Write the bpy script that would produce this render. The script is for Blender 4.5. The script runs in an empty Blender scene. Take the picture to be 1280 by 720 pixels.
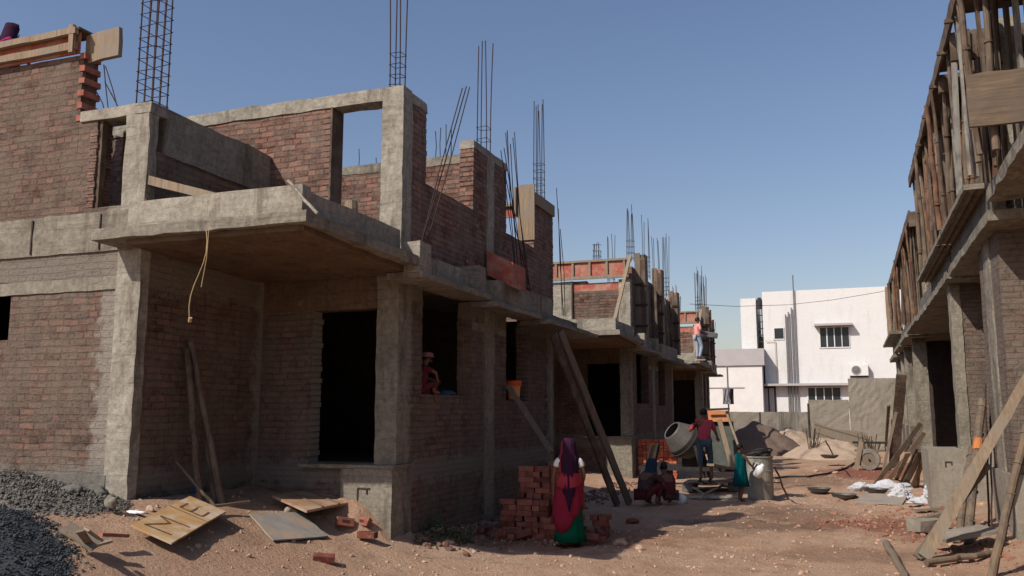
import bpy, bmesh, math, random
from mathutils import Vector, Matrix, noise
random.seed(7)
R = math.radians
sc = bpy.context.scene
COL = sc.collection
# ------------------------------------------------------------------ camera
FP, HZ, HC = 1085.0, 515.0, 1.8
PIT = math.atan((HZ-360)/FP); YAW = R(20.28)
cam = bpy.data.cameras.new('camera'); camo = bpy.data.objects.new('camera', cam); COL.objects.link(camo)
camo.location = (0, 0, HC); camo.rotation_euler = (math.pi/2+PIT, 0, YAW)
cam.sensor_width = 36; cam.lens = FP/1280*36; cam.clip_end = 3000; cam.clip_start = .05
sc.camera = camo
_f = Vector((-math.sin(YAW)*math.cos(PIT), math.cos(YAW)*math.cos(PIT), math.sin(PIT)))
_r = Vector((math.cos(YAW), math.sin(YAW), 0)); _u = _r.cross(_f)
def ray(x, y): return _f + (x-640)/FP*_r + (360-y)/FP*_u
def atZ(x, y, z=0.): d = ray(x, y); t = (z-HC)/d.z; return Vector((d.x*t, d.y*t, z))
def atY(x, y, Y): d = ray(x, y); t = Y/d.y; return Vector((d.x*t, Y, HC+d.z*t))
def atX(x, y, X): d = ray(x, y); t = X/d.x; return Vector((X, d.y*t, HC+d.z*t))
def sm(t): t = max(0., min(1., t)); return t*t*(3-2*t)
def gh(x, y):
    a = .85*sm((-4.2-x)/3.2)
    if y > 10: a *= 1-.75*sm((y-10)/5)
    if x < -4: a *= 1
    b = .24*sm((x-.017*y-.9)/1.0)*sm((y-11)/3)
    n = .06*noise.noise(Vector((x*.5, y*.5, 3)))+.035*noise.noise(Vector((x*1.9, y*1.9, 9)))
    if 4 < y < 30: n += .02*noise.noise(Vector((x*4.3, y*3.1, 4)))-.035*max(0, 1-abs(x+1.1+.25*math.sin(y*.35))/.16)-.035*max(0, 1-abs(x-.25+.25*math.sin(y*.35))/.16)
    return a+b+n
def ag(x, y):
    d = ray(x, y); o = Vector((0, 0, HC)); t = 4.; g = lambda t: (o+d*t).z-gh((o+d*t).x, (o+d*t).y)
    while g(t) > 0 and t < 70: t += .15
    a, b = t-.15, t
    for _ in range(20):
        m = (a+b)/2
        if g(m) > 0: a = m
        else: b = m
    p = o+d*b; return Vector((p.x, p.y, gh(p.x, p.y)))
def up_(px, py, h): p = ag(px, py); d = ray(px, py); return p-d*(h/abs(d.z))
TH = R(.96)
def RW(v): c, s = math.cos(TH), math.sin(TH); return Vector((v[0]*c+v[1]*s, -v[0]*s+v[1]*c, v[2]))
# ------------------------------------------------------------------ materials
def newmat(name):
    m = bpy.data.materials.new(name); m.use_nodes = True; nt = m.node_tree; nt.nodes.clear()
    o = nt.nodes.new('ShaderNodeOutputMaterial'); b = nt.nodes.new('ShaderNodeBsdfPrincipled')
    nt.links.new(b.outputs[0], o.inputs[0]); b.inputs['Roughness'].default_value = .85
    b.inputs['Specular IOR Level'].default_value = .25
    return m, nt, b
def N(nt, t, **k):
    n = nt.nodes.new(t)
    for a, v in k.items(): setattr(n, a, v)
    return n
def S(n, **k):
    for a, v in k.items(): n.inputs[a.replace('_', ' ')].default_value = v
    return n
def mapped(nt, scale=(1, 1, 1), obj=False):
    if obj: g = N(nt, 'ShaderNodeTexCoord').outputs['Object']
    else: g = N(nt, 'ShaderNodeNewGeometry').outputs['Position']
    mp = N(nt, 'ShaderNodeMapping'); mp.inputs['Scale'].default_value = scale
    nt.links.new(g, mp.inputs[0]); return mp.outputs[0]
def noi(nt, vec, scale, detail=4, rough=.6):
    n = N(nt, 'ShaderNodeTexNoise'); n.inputs['Scale'].default_value = scale; n.inputs['Detail'].default_value = detail
    n.inputs['Roughness'].default_value = rough; nt.links.new(vec, n.inputs['Vector']); return n.outputs[0]
def ramp(nt, fac, stops):
    r = N(nt, 'ShaderNodeValToRGB'); e = r.color_ramp.elements
    while len(e) < len(stops): e.new(.5)
    for i, (p, c) in enumerate(stops): e[i].position = p; e[i].color = (c[0], c[1], c[2], 1) if not isinstance(c, (int, float)) else (c, c, c, 1)
    nt.links.new(fac, r.inputs[0]); return r.outputs[0]
def mix(nt, fac, a, b, mode='MIX'):
    m = N(nt, 'ShaderNodeMix', data_type='RGBA', blend_type=mode)
    for s, v in ((m.inputs[0], fac), (m.inputs[6], a), (m.inputs[7], b)):
        if isinstance(v, (int, float)): s.default_value = v
        elif isinstance(v, tuple): s.default_value = (v[0], v[1], v[2], 1)
        else: nt.links.new(v, s)
    return m.outputs[2]
def bump(nt, b, h, strength=.5, dist=.02):
    n = N(nt, 'ShaderNodeBump'); n.inputs['Strength'].default_value = strength; n.inputs['Distance'].default_value = dist
    nt.links.new(h, n.inputs['Height']); nt.links.new(n.outputs[0], b.inputs['Normal'])
def math_(nt, op, a, b=None, c=None):
    m = N(nt, 'ShaderNodeMath', operation=op)
    for s, v in zip(m.inputs, (a, b, c)):
        if v is None: continue
        if isinstance(v, (int, float)): s.default_value = v
        else: nt.links.new(v, s)
    return m.outputs[0]
def brickmat(name, c1, c2, mort, smear, smcol, bw=.235, bh=.08, slurry=(), slcol=(.27, .24, .2)):
    m, nt, b = newmat(name)
    g = N(nt, 'ShaderNodeNewGeometry'); sp = N(nt, 'ShaderNodeSeparateXYZ'); sn = N(nt, 'ShaderNodeSeparateXYZ')
    nt.links.new(g.outputs['Position'], sp.inputs[0]); nt.links.new(g.outputs['True Normal'], sn.inputs[0])
    sx = math_(nt, 'GREATER_THAN', math_(nt, 'ABSOLUTE', sn.outputs[0]), .6)
    mu = N(nt, 'ShaderNodeMix', data_type='FLOAT'); nt.links.new(sx, mu.inputs[0]); nt.links.new(sp.outputs[0], mu.inputs[2]); nt.links.new(sp.outputs[1], mu.inputs[3])
    pos = mapped(nt)
    w1 = math_(nt, 'MULTIPLY', math_(nt, 'SUBTRACT', noi(nt, pos, 2.2, 2), .5), .05)
    w2 = math_(nt, 'MULTIPLY', math_(nt, 'SUBTRACT', noi(nt, pos, 11, 2), .5), .014)
    z = math_(nt, 'ADD', math_(nt, 'ADD', sp.outputs[2], w1), w2)
    u = math_(nt, 'ADD', mu.outputs[0], math_(nt, 'MULTIPLY', math_(nt, 'SUBTRACT', noi(nt, pos, 4.1, 2), .5), .05))
    cv = N(nt, 'ShaderNodeCombineXYZ'); nt.links.new(u, cv.inputs[0]); nt.links.new(z, cv.inputs[1])
    br = N(nt, 'ShaderNodeTexBrick'); nt.links.new(cv.outputs[0], br.inputs['Vector'])
    S(br, Scale=1., Mortar_Size=.0095, Mortar_Smooth=.3, Brick_Width=bw, Row_Height=bh, Bias=-.1)
    br.inputs['Color1'].default_value = (*c1, 1); br.inputs['Color2'].default_value = (*c2, 1); br.inputs['Mortar'].default_value = (*mort, 1)
    br.offset = .5; br.squash = .55; br.squash_frequency = 3
    # second brick lookup, only to give each brick its own tint
    b2 = N(nt, 'ShaderNodeTexBrick'); nt.links.new(cv.outputs[0], b2.inputs['Vector'])
    S(b2, Scale=1., Mortar_Size=.0, Brick_Width=bw, Row_Height=bh, Bias=0.)
    b2.offset = .5; b2.squash = .55; b2.squash_frequency = 3
    b2.inputs['Color1'].default_value = (.35, .35, .35, 1); b2.inputs['Color2'].default_value = (1.55, 1.5, 1.5, 1)
    col = mix(nt, .8, br.outputs[0], b2.outputs[0], 'MULTIPLY')
    big = noi(nt, pos, 1.7, 8, .75); fine = noi(nt, pos, 26, 4, .7)
    f = ramp(nt, math_(nt, 'ADD', big, math_(nt, 'MULTIPLY', math_(nt, 'SUBTRACT', fine, .5), .45)), [(.46-smear*.25, 0.), (.72-smear*.25, .85)])
    col = mix(nt, f, col, smcol)
    per = noi(nt, mapped(nt, (5, 5, 13)), 1., 3)
    col = mix(nt, ramp(nt, per, [(.47, 0.), (.62, .6)]), col, smcol)
    st = noi(nt, mapped(nt, (6, 6, .7)), 1., 4)
    col = mix(nt, ramp(nt, st, [(.45, 0.), (.75, .5)]), col, (.07, .06, .05), 'MIX')
    edge = math_(nt, 'MULTIPLY', math_(nt, 'SUBTRACT', noi(nt, pos, 5.5, 6, .75), .5), .75)
    for axis, val, hw, c_ in slurry:
        d_ = math_(nt, 'ABSOLUTE', math_(nt, 'SUBTRACT', sp.outputs[axis], val))
        f_ = ramp(nt, math_(nt, 'DIVIDE', math_(nt, 'ADD', d_, edge), hw), [(.55, .85), (1., 0.)])
        if axis != 2: f_ = math_(nt, 'MULTIPLY', f_, sx if axis == 1 else math_(nt, 'SUBTRACT', 1., sx))
        col = mix(nt, f_, col, c_ or slcol)
    nt.links.new(col, b.inputs['Base Color'])
    h = math_(nt, 'ADD', math_(nt, 'MULTIPLY', br.outputs['Fac'], -1.), math_(nt, 'MULTIPLY', fine, .7))
    h = math_(nt, 'ADD', h, math_(nt, 'MULTIPLY', per, .8))
    bump(nt, b, h, 1., .022); b.inputs['Roughness'].default_value = .95
    return m
def concmat(name, a, bcol, dark, board=0.):
    m, nt, b = newmat(name); p = mapped(nt)
    n1 = noi(nt, p, 2.1, 9, .75); n2 = noi(nt, p, 14, 6, .75); st = noi(nt, mapped(nt, (3.2, 3.2, .55)), 1., 7, .7)
    col = ramp(nt, n1, [(.3, bcol), (.65, a)])
    col = mix(nt, ramp(nt, n2, [(.35, .5), (.6, 0.)]), col, dark)
    col = mix(nt, ramp(nt, st, [(.53, 0.), (.63, .55)]), col, dark)
    ln = ramp(nt, noi(nt, mapped(nt, (.5, .5, 9)), 1., 3, .5), [(.485, 0.), (.5, 1.), (.515, 0.)])
    col = mix(nt, math_(nt, 'MULTIPLY', ln, .4), col, dark)
    pk = N(nt, 'ShaderNodeTexVoronoi'); pk.inputs['Scale'].default_value = 22; nt.links.new(p, pk.inputs['Vector'])
    nt.links.new(col, b.inputs['Base Color'])
    h = math_(nt, 'ADD', n2, math_(nt, 'MULTIPLY', ramp(nt, pk.outputs[0], [(.05, 0.), (.2, 1.)]), .25))
    h = math_(nt, 'ADD', h, math_(nt, 'MULTIPLY', n1, .8))
    bump(nt, b, h, .6, .02); return m
def woodmat(name, a, bb, c=None, axis=2, sc_=1.):
    m, nt, b = newmat(name)
    s = [34*sc_]*3; s[axis] = 2.2*sc_
    p = mapped(nt, tuple(s), obj=True)
    n = noi(nt, p, 1., 6, .7); n2 = noi(nt, mapped(nt, (1, 1, 1)), 3.5, 5)
    col = ramp(nt, n, [(.3, a), (.65, bb)])
    if c: col = mix(nt, ramp(nt, n2, [(.45, 0.), (.62, .8)]), col, c)
    nt.links.new(col, b.inputs['Base Color']); bump(nt, b, n, .6, .008); return m
def plain(name, c, rough=.8, var=.25, scale=8, metal=0., bmp=.3):
    m, nt, b = newmat(name); n = noi(nt, mapped(nt), scale, 5)
    nt.links.new(ramp(nt, n, [(.3, tuple(v*(1-var) for v in c)), (.7, tuple(min(1, v*(1+var)) for v in c))]), b.inputs['Base Color'])
    b.inputs['Roughness'].default_value = rough; b.inputs['Metallic'].default_value = metal
    if bmp: bump(nt, b, n, bmp, .01)
    return m
M = {}
M['brick'] = brickmat('brick_left', (.14, .05, .034), (.185, .092, .066), (.035, .028, .023), .62, (.17, .128, .10), slurry=((0, -7.75, .2, None), (2, 3.45, .3, (.2, .17, .14)), (2, 1.02, .2, (.19, .165, .14)), (1, 13.13, .3, (.2, .175, .15)), (1, 10.1, .3, None), (1, 16.4, .25, None)))
M['brick_red'] = brickmat('brick_upper', (.21, .07, .045), (.26, .125, .088), (.05, .04, .033), .35, (.23, .165, .13))
M['brick_grey'] = brickmat('brick_right', (.145, .056, .04), (.175, .10, .077), (.04, .033, .028), .75, (.17, .138, .112))
M['conc'] = concmat('concrete', (.33, .29, .23), (.18, .16, .125), (.065, .052, .04))
M['conc_lt'] = concmat('concrete_light', (.44, .395, .32), (.26, .23, .185), (.085, .07, .052))
M['conc_dk'] = concmat('concrete_dark', (.21, .195, .17), (.13, .12, .105), (.05, .045, .04))
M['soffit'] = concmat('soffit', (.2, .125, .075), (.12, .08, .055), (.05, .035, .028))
M['cement_wall'] = concmat('cement_wall', (.31, .27, .22), (.25, .215, .175), (.18, .15, .12))
M['wood'] = woodmat('weathered_timber', (.11, .08, .058), (.23, .175, .125), (.16, .135, .11))
M['wood_lt'] = woodmat('pale_timber', (.17, .12, .078), (.33, .245, .165), (.24, .2, .16))
M['wood_dk'] = woodmat('dark_timber', (.045, .03, .022), (.13, .085, .058), (.17, .13, .10))
M['plank_h'] = woodmat('cross_plank_wood', (.09, .06, .042), (.2, .145, .1), (.13, .1, .08), 0, .7)
M['board_grey'] = woodmat('grey_board', (.19, .18, .155), (.33, .31, .27), (.12, .1, .08))
M['bamboo_rd'] = woodmat('red_brown_pole', (.06, .03, .022), (.14, .075, .052), (.24, .13, .07))
M['bamboo'] = woodmat('bamboo', (.06, .045, .035), (.16, .12, .09), (.2, .14, .09))
M['ply'] = woodmat('plywood', (.36, .2, .08), (.46, .28, .13), (.5, .42, .32), 0, .25)
M['ply_br'] = woodmat('brown_board', (.27, .135, .07), (.35, .2, .12), (.4, .3, .22), 0, .25)
M['sheet'] = woodmat('grey_sheet', (.2, .19, .18), (.3, .27, .24), (.38, .27, .19), 0, .15)
M['shutter'] = woodmat('red_shuttering', (.3, .07, .05), (.42, .13, .09), (.4, .25, .18), 1, .3)
M['rust'] = plain('rebar_rust', (.05, .028, .025), .8, .3, 12)
M['rust_or'] = plain('rebar_orange', (.16, .06, .03), .8, .3, 12)
M['wire'] = plain('black_cable', (.02, .02, .02), .6, .1)
M['white'] = concmat('white_paint', (.75, .735, .72), (.72, .70, .685), (.6, .58, .55))
M['white2'] = plain('annex_paint', (.72, .69, .66), .8, .06, 2)
M['greypaint'] = plain('grey_paint', (.42, .39, .39), .8, .06, 2)
M['glass'] = plain('window_glass', (.03, .035, .04), .15, .2, 3, bmp=0)
M['pipe'] = plain('grey_pipe', (.16, .15, .15), .5, .1)
M['yellow'] = plain('yellow_paint', (.6, .42, .12), .8, .08)
M['void'] = plain('shade_and_mark_dark', (.06, .045, .038), .95, .2)  # near-black tone standing in for interior shade; also colours joints and marks
M['metal'] = plain('dull_steel', (.13, .13, .125), .5, .35, 9, .5)
M['drum'] = plain('shaded_drum_paint', (.11, .10, .09), .55, .22, 5, .15)  # pale mixer drum painted darker in place of the house shadow on it
M['drum_grey'] = plain('drum_grey_paint', (.31, .29, .25), .55, .22, 5, .15)
M['iron_green'] = plain('hopper_iron', (.055, .06, .05), .7, .3, 7)
M['ply_mark'] = plain('worn_paint', (.13, .075, .04), .8, .6, 30)
M['dark'] = plain('dark_iron', (.03, .028, .027), .6, .3, 9)
M['orange'] = plain('orange_plastic', (.75, .1, .02), .45, .12)
M['peach'] = plain('peach_plastic', (.7, .28, .12), .5, .12)
M['orange_p'] = plain('orange_paint', (.42, .15, .05), .6, .2)
M['newbrick'] = plain('new_brick', (.42, .10, .05), .9, .3, 14)
M['newbrick2'] = plain('stack_brick', (.25, .075, .05), .9, .3, 9)
M['frog'] = plain('brick_mark', (.07, .025, .02), .9, .2)
M['skin'] = plain('skin', (.16, .075, .045), .6, .1, 20, bmp=.1)
M['hair'] = plain('hair', (.01, .008, .007), .5, .2, 30)
M['sacks'] = plain('white_sack', (.48, .48, .5), .6, .12, 10)
M['whitecl'] = plain('white_cloth', (.75, .73, .73), .85, .06, 15)
M['rope'] = plain('yellow_rope', (.42, .3, .16), .8, .2)
M['rubber'] = plain('grey_tyre', (.2, .18, .155), .9, .25)
M['leaf'] = plain('weed_leaf', (.07, .10, .03), .7, .4)
def cloth(name, c, v=.12): M[name] = plain(name, c, .85, v, 18, bmp=.4); return M[name]
cloth('sari_red', (.42, .03, .07)); cloth('sari_pink', (.62, .07, .10)); cloth('veil_purple', (.065, .018, .055)); cloth('green_skirt', (.0, .16, .085))
cloth('shirt_red', (.42, .06, .09)); cloth('jeans', (.06, .09, .12)); cloth('teal', (.0, .15, .17)); cloth('shirt_pink', (.72, .3, .27)); cloth('jeans_lt', (.3, .35, .42))
cloth('dark_red', (.1, .015, .02)); cloth('magenta', (.35, .02, .13)); cloth('blue_cl', (.045, .075, .13)); cloth('multi', (.07, .035, .035), .7)
M['stone_lt'] = plain('gravel_grey', (.145, .13, .112), .9, .45, 9)
M['stone_dk'] = plain('gravel_dark', (.05, .056, .062), .9, .45, 9)
M['sand'] = plain('sand', (.38, .28, .205), .95, .12, 5)
M['darksand'] = plain('dark_grit', (.15, .105, .08), .95, .2, 6)
M['rubble_dk'] = plain('dark_rubble', (.16, .09, .065), .97, .4, 5)
M['clod'] = plain('dirt_clod', (.42, .27, .185), .97, .15, 6)
M['rubble'] = plain('rubble', (.42, .29, .21), .95, .3, 4)
M['rubble_red'] = plain('brick_rubble', (.28, .13, .09), .95, .35, 5)
def tinted(m):
    nt = m.node_tree; b = [n for n in nt.nodes if n.type == 'BSDF_PRINCIPLED'][0]; src = b.inputs['Base Color'].links[0].from_socket
    oi = N(nt, 'ShaderNodeObjectInfo'); c = mix(nt, 1., src, ramp(nt, oi.outputs['Random'], [(0, (.55, .5, .5)), (.5, (.95, 1., 1.)), (1, (1.3, 1.45, 1.5))]), 'MULTIPLY')
    c = mix(nt, ramp(nt, noi(nt, mapped(nt), 13, 5, .75), [(.5, 0.), (.68, .6)]), c, (.26, .19, .15)); nt.links.new(c, b.inputs['Base Color'])
tinted(M['newbrick2']); tinted(M['newbrick'])
def groundmat():
    m, nt, b = newmat('dirt'); p = mapped(nt)
    n1 = noi(nt, p, .35, 8, .65); n2 = noi(nt, p, 2.6, 8, .7); n3 = noi(nt, p, 24, 6, .75)
    col = ramp(nt, n1, [(.3, (.42, .25, .155)), (.5, (.55, .345, .23)), (.72, (.6, .42, .3))])
    col = mix(nt, ramp(nt, n2, [(.36, .45), (.48, 0.)]), col, (.3, .17, .105))
    col = mix(nt, ramp(nt, n3, [(.36, .3), (.47, 0.)]), col, (.28, .175, .12))
    def spot(cx, cy, rx, ry, c, amt, col):
        mp = N(nt, 'ShaderNodeMapping'); mp.inputs['Location'].default_value = (-cx/rx, -cy/ry, 0); mp.inputs['Scale'].default_value = (1/rx, 1/ry, 0)
        g = N(nt, 'ShaderNodeNewGeometry'); nt.links.new(g.outputs['Position'], mp.inputs[0])
        ln = N(nt, 'ShaderNodeVectorMath', operation='LENGTH'); nt.links.new(mp.outputs[0], ln.inputs[0])
        f = math_(nt, 'ADD', ln.outputs['Value'], math_(nt, 'MULTIPLY', math_(nt, 'SUBTRACT', n2, .5), 1.6))
        return mix(nt, ramp(nt, f, [(.55, amt), (1.05, 0.)]), col, c)
    for a in SPOTS: col = spot(*a, col)
    nt.links.new(col, b.inputs['Base Color'])
    bump(nt, b, math_(nt, 'ADD', math_(nt, 'MULTIPLY', n2, 1.5), n3), 1., .06); b.inputs['Roughness'].default_value = .97
    return m
a_ = ag(1090, 592); b_ = ag(1075, 655); c_ = ag(1160, 665); d_ = ag(940, 655); e_ = ag(690, 672); f_ = ag(1010, 600)
SPOTS = [(a_.x, a_.y, 1.8, 3.6, (.25, .07, .045), .8), (b_.x, b_.y, 1.3, 1.0, (.26, .11, .065), .75), (c_.x, c_.y, .9, 1.3, (.25, .1, .06), .7),
         (d_.x, d_.y, 1.6, .8, (.17, .115, .085), .7), (e_.x, e_.y, 1.9, 1.5, (.27, .1, .06), .6), (f_.x, f_.y, 1.6, 3., (.24, .15, .10), .6),
         (ag(985, 640).x, ag(985, 640).y, 1.4, 1.6, (.2, .125, .085), .55), (ag(860, 665).x, ag(860, 665).y, 1.2, .7, (.27, .16, .105), .5), (ag(1060, 690).x, ag(1060, 690).y, 1.3, .6, (.26, .16, .11), .5), (-.4, 40, 4, 9, (.42, .29, .18), .7)]
M['ground'] = groundmat()
# ------------------------------------------------------------------ mesh helpers
class MB:
    def __init__(s): s.bm = bmesh.new()
    def box(s, x0, x1, y0, y1, z0, z1, f=None):
        v = [Vector((x, y, z)) for z in (z0, z1) for y in (y0, y1) for x in (x0, x1)]
        if f: v = [f(p) for p in v]
        v = [s.bm.verts.new(p) for p in v]
        for q in ((0, 2, 3, 1), (4, 5, 7, 6), (0, 1, 5, 4), (2, 6, 7, 3), (0, 4, 6, 2), (1, 3, 7, 5)): s.bm.faces.new([v[i] for i in q])
        return s
    def bar(s, a, b, w, h=None, up=(0, 0, 1), w2=None, h2=None, tw=0.):
        a, b = Vector(a), Vector(b); h = h or w; w2 = w2 or w; h2 = h2 or h
        d = (b-a).normalized(); upv = Vector(up)
        if abs(d.dot(upv)) > .98: upv = Vector((0, 1, 0))
        x = d.cross(upv).normalized(); y = x.cross(d)
        if tw: q = Matrix.Rotation(tw, 3, d); x = q @ x; y = q @ y
        vs = []
        for p, ww, hh in ((a, w, h), (b, w2, h2)):
            for i, j in ((-1, -1), (1, -1), (1, 1), (-1, 1)): vs.append(s.bm.verts.new(p+x*i*ww/2+y*j*hh/2))
        for q in ((3, 2, 1, 0), (4, 5, 6, 7), (0, 1, 5, 4), (1, 2, 6, 5), (2, 3, 7, 6), (3, 0, 4, 7)): s.bm.faces.new([vs[i] for i in q])
        return s
    def tube(s, pts, r, n=8, r2=None, close=True):
        pts = [Vector(p) for p in pts]; rings = []; L = len(pts)
        for i, p in enumerate(pts):
            d = (pts[min(i+1, L-1)]-pts[max(i-1, 0)]).normalized()
            u = Vector((0, 0, 1)) if abs(d.z) < .9 else Vector((1, 0, 0))
            x = d.cross(u).normalized(); y = d.cross(x)
            rr = r if r2 is None else r+(r2-r)*i/(L-1)
            rings.append([s.bm.verts.new(p+(x*math.cos(2*math.pi*k/n)+y*math.sin(2*math.pi*k/n))*rr) for k in range(n)])
        for A, B in zip(rings, rings[1:]):
            for k in range(n): s.bm.faces.new((A[k], A[(k+1) % n], B[(k+1) % n], B[k]))
        if close: s.bm.faces.new(rings[0][::-1]); s.bm.faces.new(rings[-1])
        return s
    def loft(s, rings, caps=True, closed=True):
        rs = [[s.bm.verts.new(p) for p in r] for r in rings]; n = len(rs[0])
        for A, B in zip(rs, rs[1:]):
            for k in range(n if closed else n-1): s.bm.faces.new((A[k], A[(k+1) % n], B[(k+1) % n], B[k]))
        if caps and closed: s.bm.faces.new(rs[0][::-1]); s.bm.faces.new(rs[-1])
        return s
    def lathe(s, prof, origin=(0, 0, 0), axis=(0, 0, 1), n=24, caps=True):
        q = Vector((0, 0, 1)).rotation_difference(Vector(axis)); o = Vector(origin)
        return s.loft([[o+q @ Vector((r*math.cos(2*math.pi*k/n), r*math.sin(2*math.pi*k/n), z)) for k in range(n)] for r, z in prof], caps)
    def build(s, name, mat, parent=None, rough=0., smooth=False, bevel=0., f=None, solid=0., cell=.32):
        bm = s.bm
        if rough:
            for _ in range(6):
                es = [e for e in bm.edges if e.calc_length() > cell]
                if not es or len(bm.verts) > 26000: break
                bmesh.ops.subdivide_edges(bm, edges=es, cuts=1, use_grid_fill=True)
            for v in bm.verts:
                p = v.co*5.3; v.co += Vector((noise.noise(p), noise.noise(p+Vector((7, 3, 1))), noise.noise(p+Vector((1, 9, 5)))))*rough*(1.1 if cell < .3 else 1.6)
                if cell < .3: p = p*4; v.co += Vector((noise.noise(p), noise.noise(p+Vector((7, 3, 1))), 0))*rough*.5
        if bevel: bmesh.ops.bevel(bm, geom=bm.edges[:], offset=bevel, segments=2, profile=.6, affect='EDGES')
        if f:
            for v in bm.verts: v.co = f(v.co)
        if solid: bmesh.ops.solidify(bm, geom=bm.faces[:], thickness=solid)
        bmesh.ops.recalc_face_normals(bm, faces=bm.faces[:])
        return mesh_obj(name, bm, mat, parent, smooth)
def wpos(o):
    p = Vector(o.location)
    while o.parent: o = o.parent; p += Vector(o.location)
    return p
def mesh_obj(name, bm, mat, parent=None, smooth=False, origin=None):
    me = bpy.data.meshes.new(name)
    if parent is not None: base = wpos(parent)
    else:
        if origin is None and len(bm.verts):
            c = sum((v.co for v in bm.verts), Vector())/len(bm.verts); origin = Vector((c.x, c.y, min(v.co.z for v in bm.verts)))
        base = Vector(origin or (0, 0, 0))
    for v in bm.verts: v.co -= base
    bm.to_mesh(me); bm.free()
    if smooth:
        for p in me.polygons: p.use_smooth = True
    for mm in (mat if isinstance(mat, list) else [mat]): me.materials.append(M[mm] if isinstance(mm, str) else mm)
    o = bpy.data.objects.new(name, me); COL.objects.link(o)
    if parent is not None: o.parent = parent
    else: o.location = base
    return o
def tag(o, label=None, cat=None, group=None, kind=None):
    if label: o['label'] = label
    if cat: o['category'] = cat
    if group: o['group'] = group
    if kind: o['kind'] = kind
    return o
def empty(name, loc, label, cat, group=None):
    o = bpy.data.objects.new(name, None); COL.objects.link(o); o.location = loc; o.empty_display_size = .2
    return tag(o, label, cat, group)
SPLIT = {'column', 'form_beam', 'shutter_panel', 'loose_brick', 'balcony', 'timber_post', 'window_ledge', 'ledge_block', 'joint', 'shade_backing', 'upstand', 'roof_form', 'street_pier', 'canopy_slab', 'lintel_band', 'door_frame', 'column_form', 'ledge_upstand', 'wall_panel'}
class B3:
    def __init__(s, l): s.l = l
    def box(s, *q): s.l.append(q)
    def build(s, name, *a, **k):
        if name == 'column': k['cell'] = .15; k['rough'] = .013
        if name in SPLIT:
            for q in s.l: o = MB().box(*q).build(name, *a, **k)
            return o
        m = MB()
        for q in s.l: m.box(*q)
        return m.build(name, *a, **k)
def cage(x, y, z0, z1, w, nb, parent, f=None, spac=.14, mat='rust', st_top=None, lean=0.):
    m = MB(); P = []
    k = {4: [(-1, -1), (1, -1), (1, 1), (-1, 1)], 6: [(-1, -1), (0, -1), (1, -1), (1, 1), (0, 1), (-1, 1)], 8: [(-1, -1), (0, -1), (1, -1), (1, 0), (1, 1), (0, 1), (-1, 1), (-1, 0)]}[nb]
    for i, j in k:
        lx, ly = random.uniform(-.02, .02)+lean, random.uniform(-.02, .02); zt = z1+random.uniform(-.15, .12)
        n = 5
        m.tube([(x+i*w/2+lx*(t/n)**2*2, y+j*w/2+ly*(t/n)**2*2, z0-.05+(zt-z0)*t/n) for t in range(n+1)], .0095, 5)
    z = z0+.05
    while z < (st_top or z1-.1):
        q = w/2+.012; dz = [random.uniform(-.012, .012) for _ in range(4)]
        c = [(x-q, y-q, z+dz[0]), (x+q, y-q, z+dz[1]), (x+q, y+q, z+dz[2]), (x-q, y+q, z+dz[3])]
        for a, b in zip(c, c[1:]+c[:1]): m.tube([a, b], .0055, 4)
        z += spac*random.uniform(.85, 1.15)
    return m.build('rebar_cage', mat, parent, f=f)
def bars(starts, tops, parent, r=.009, f=None, mat='rust', name='rebar'):
    for a, b in zip(starts, tops):
        m = MB(); a, b = Vector(a), Vector(b); mid = (a+b)/2+Vector((random.uniform(-.03, .03), random.uniform(-.03, .03), 0))
        m.tube([a, mid, b], r, 5); m.build(name, mat, parent, f=f)
# ------------------------------------------------------------------ light
az, el = R(33), R(42.5)          # shadows fall towards +X+Y
sd = bpy.data.lights.new('sun', 'SUN'); sd.energy = 5.0; sd.angle = R(.55); sd.color = (1., .94, .84)
so = bpy.data.objects.new('sun', sd); COL.objects.link(so)
dirv = Vector((math.sin(az)*math.cos(el), math.cos(az)*math.cos(el), -math.sin(el)))
so.rotation_euler = dirv.to_track_quat('-Z', 'Y').to_euler(); so.location = (-20, -20, 30)
w = bpy.data.worlds.new('World'); sc.world = w; w.use_nodes = True; nt = w.node_tree; nt.nodes.clear()
wo = N(nt, 'ShaderNodeOutputWorld'); bg = N(nt, 'ShaderNodeBackground'); sk = N(nt, 'ShaderNodeTexSky', sky_type='NISHITA')
sk.sun_disc = False; sk.sun_elevation = el; sk.sun_rotation = math.atan2(-dirv.x, -dirv.y); sk.air_density = 1.25; sk.dust_density = 1.3; sk.ozone_density = 1.6; sk.altitude = 50
hs = N(nt, 'ShaderNodeHueSaturation'); hs.inputs['Saturation'].default_value = 1.06
nt.links.new(sk.outputs[0], hs.inputs['Color']); skc = mix(nt, 1., hs.outputs[0], (1.06, .975, 1.04), 'MULTIPLY'); nt.links.new(skc, bg.inputs[0]); bg.inputs[1].default_value = .118; nt.links.new(bg.outputs[0], wo.inputs[0])
sc.view_settings.view_transform = 'Standard'; sc.view_settings.look = 'None'; sc.view_settings.exposure = -.18; sc.view_settings.gamma = 1
sc.render.engine = 'CYCLES'; sc.cycles.max_bounces = 6; sc.cycles.diffuse_bounces = 1
sc.cycles.use_denoising = True
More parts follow.
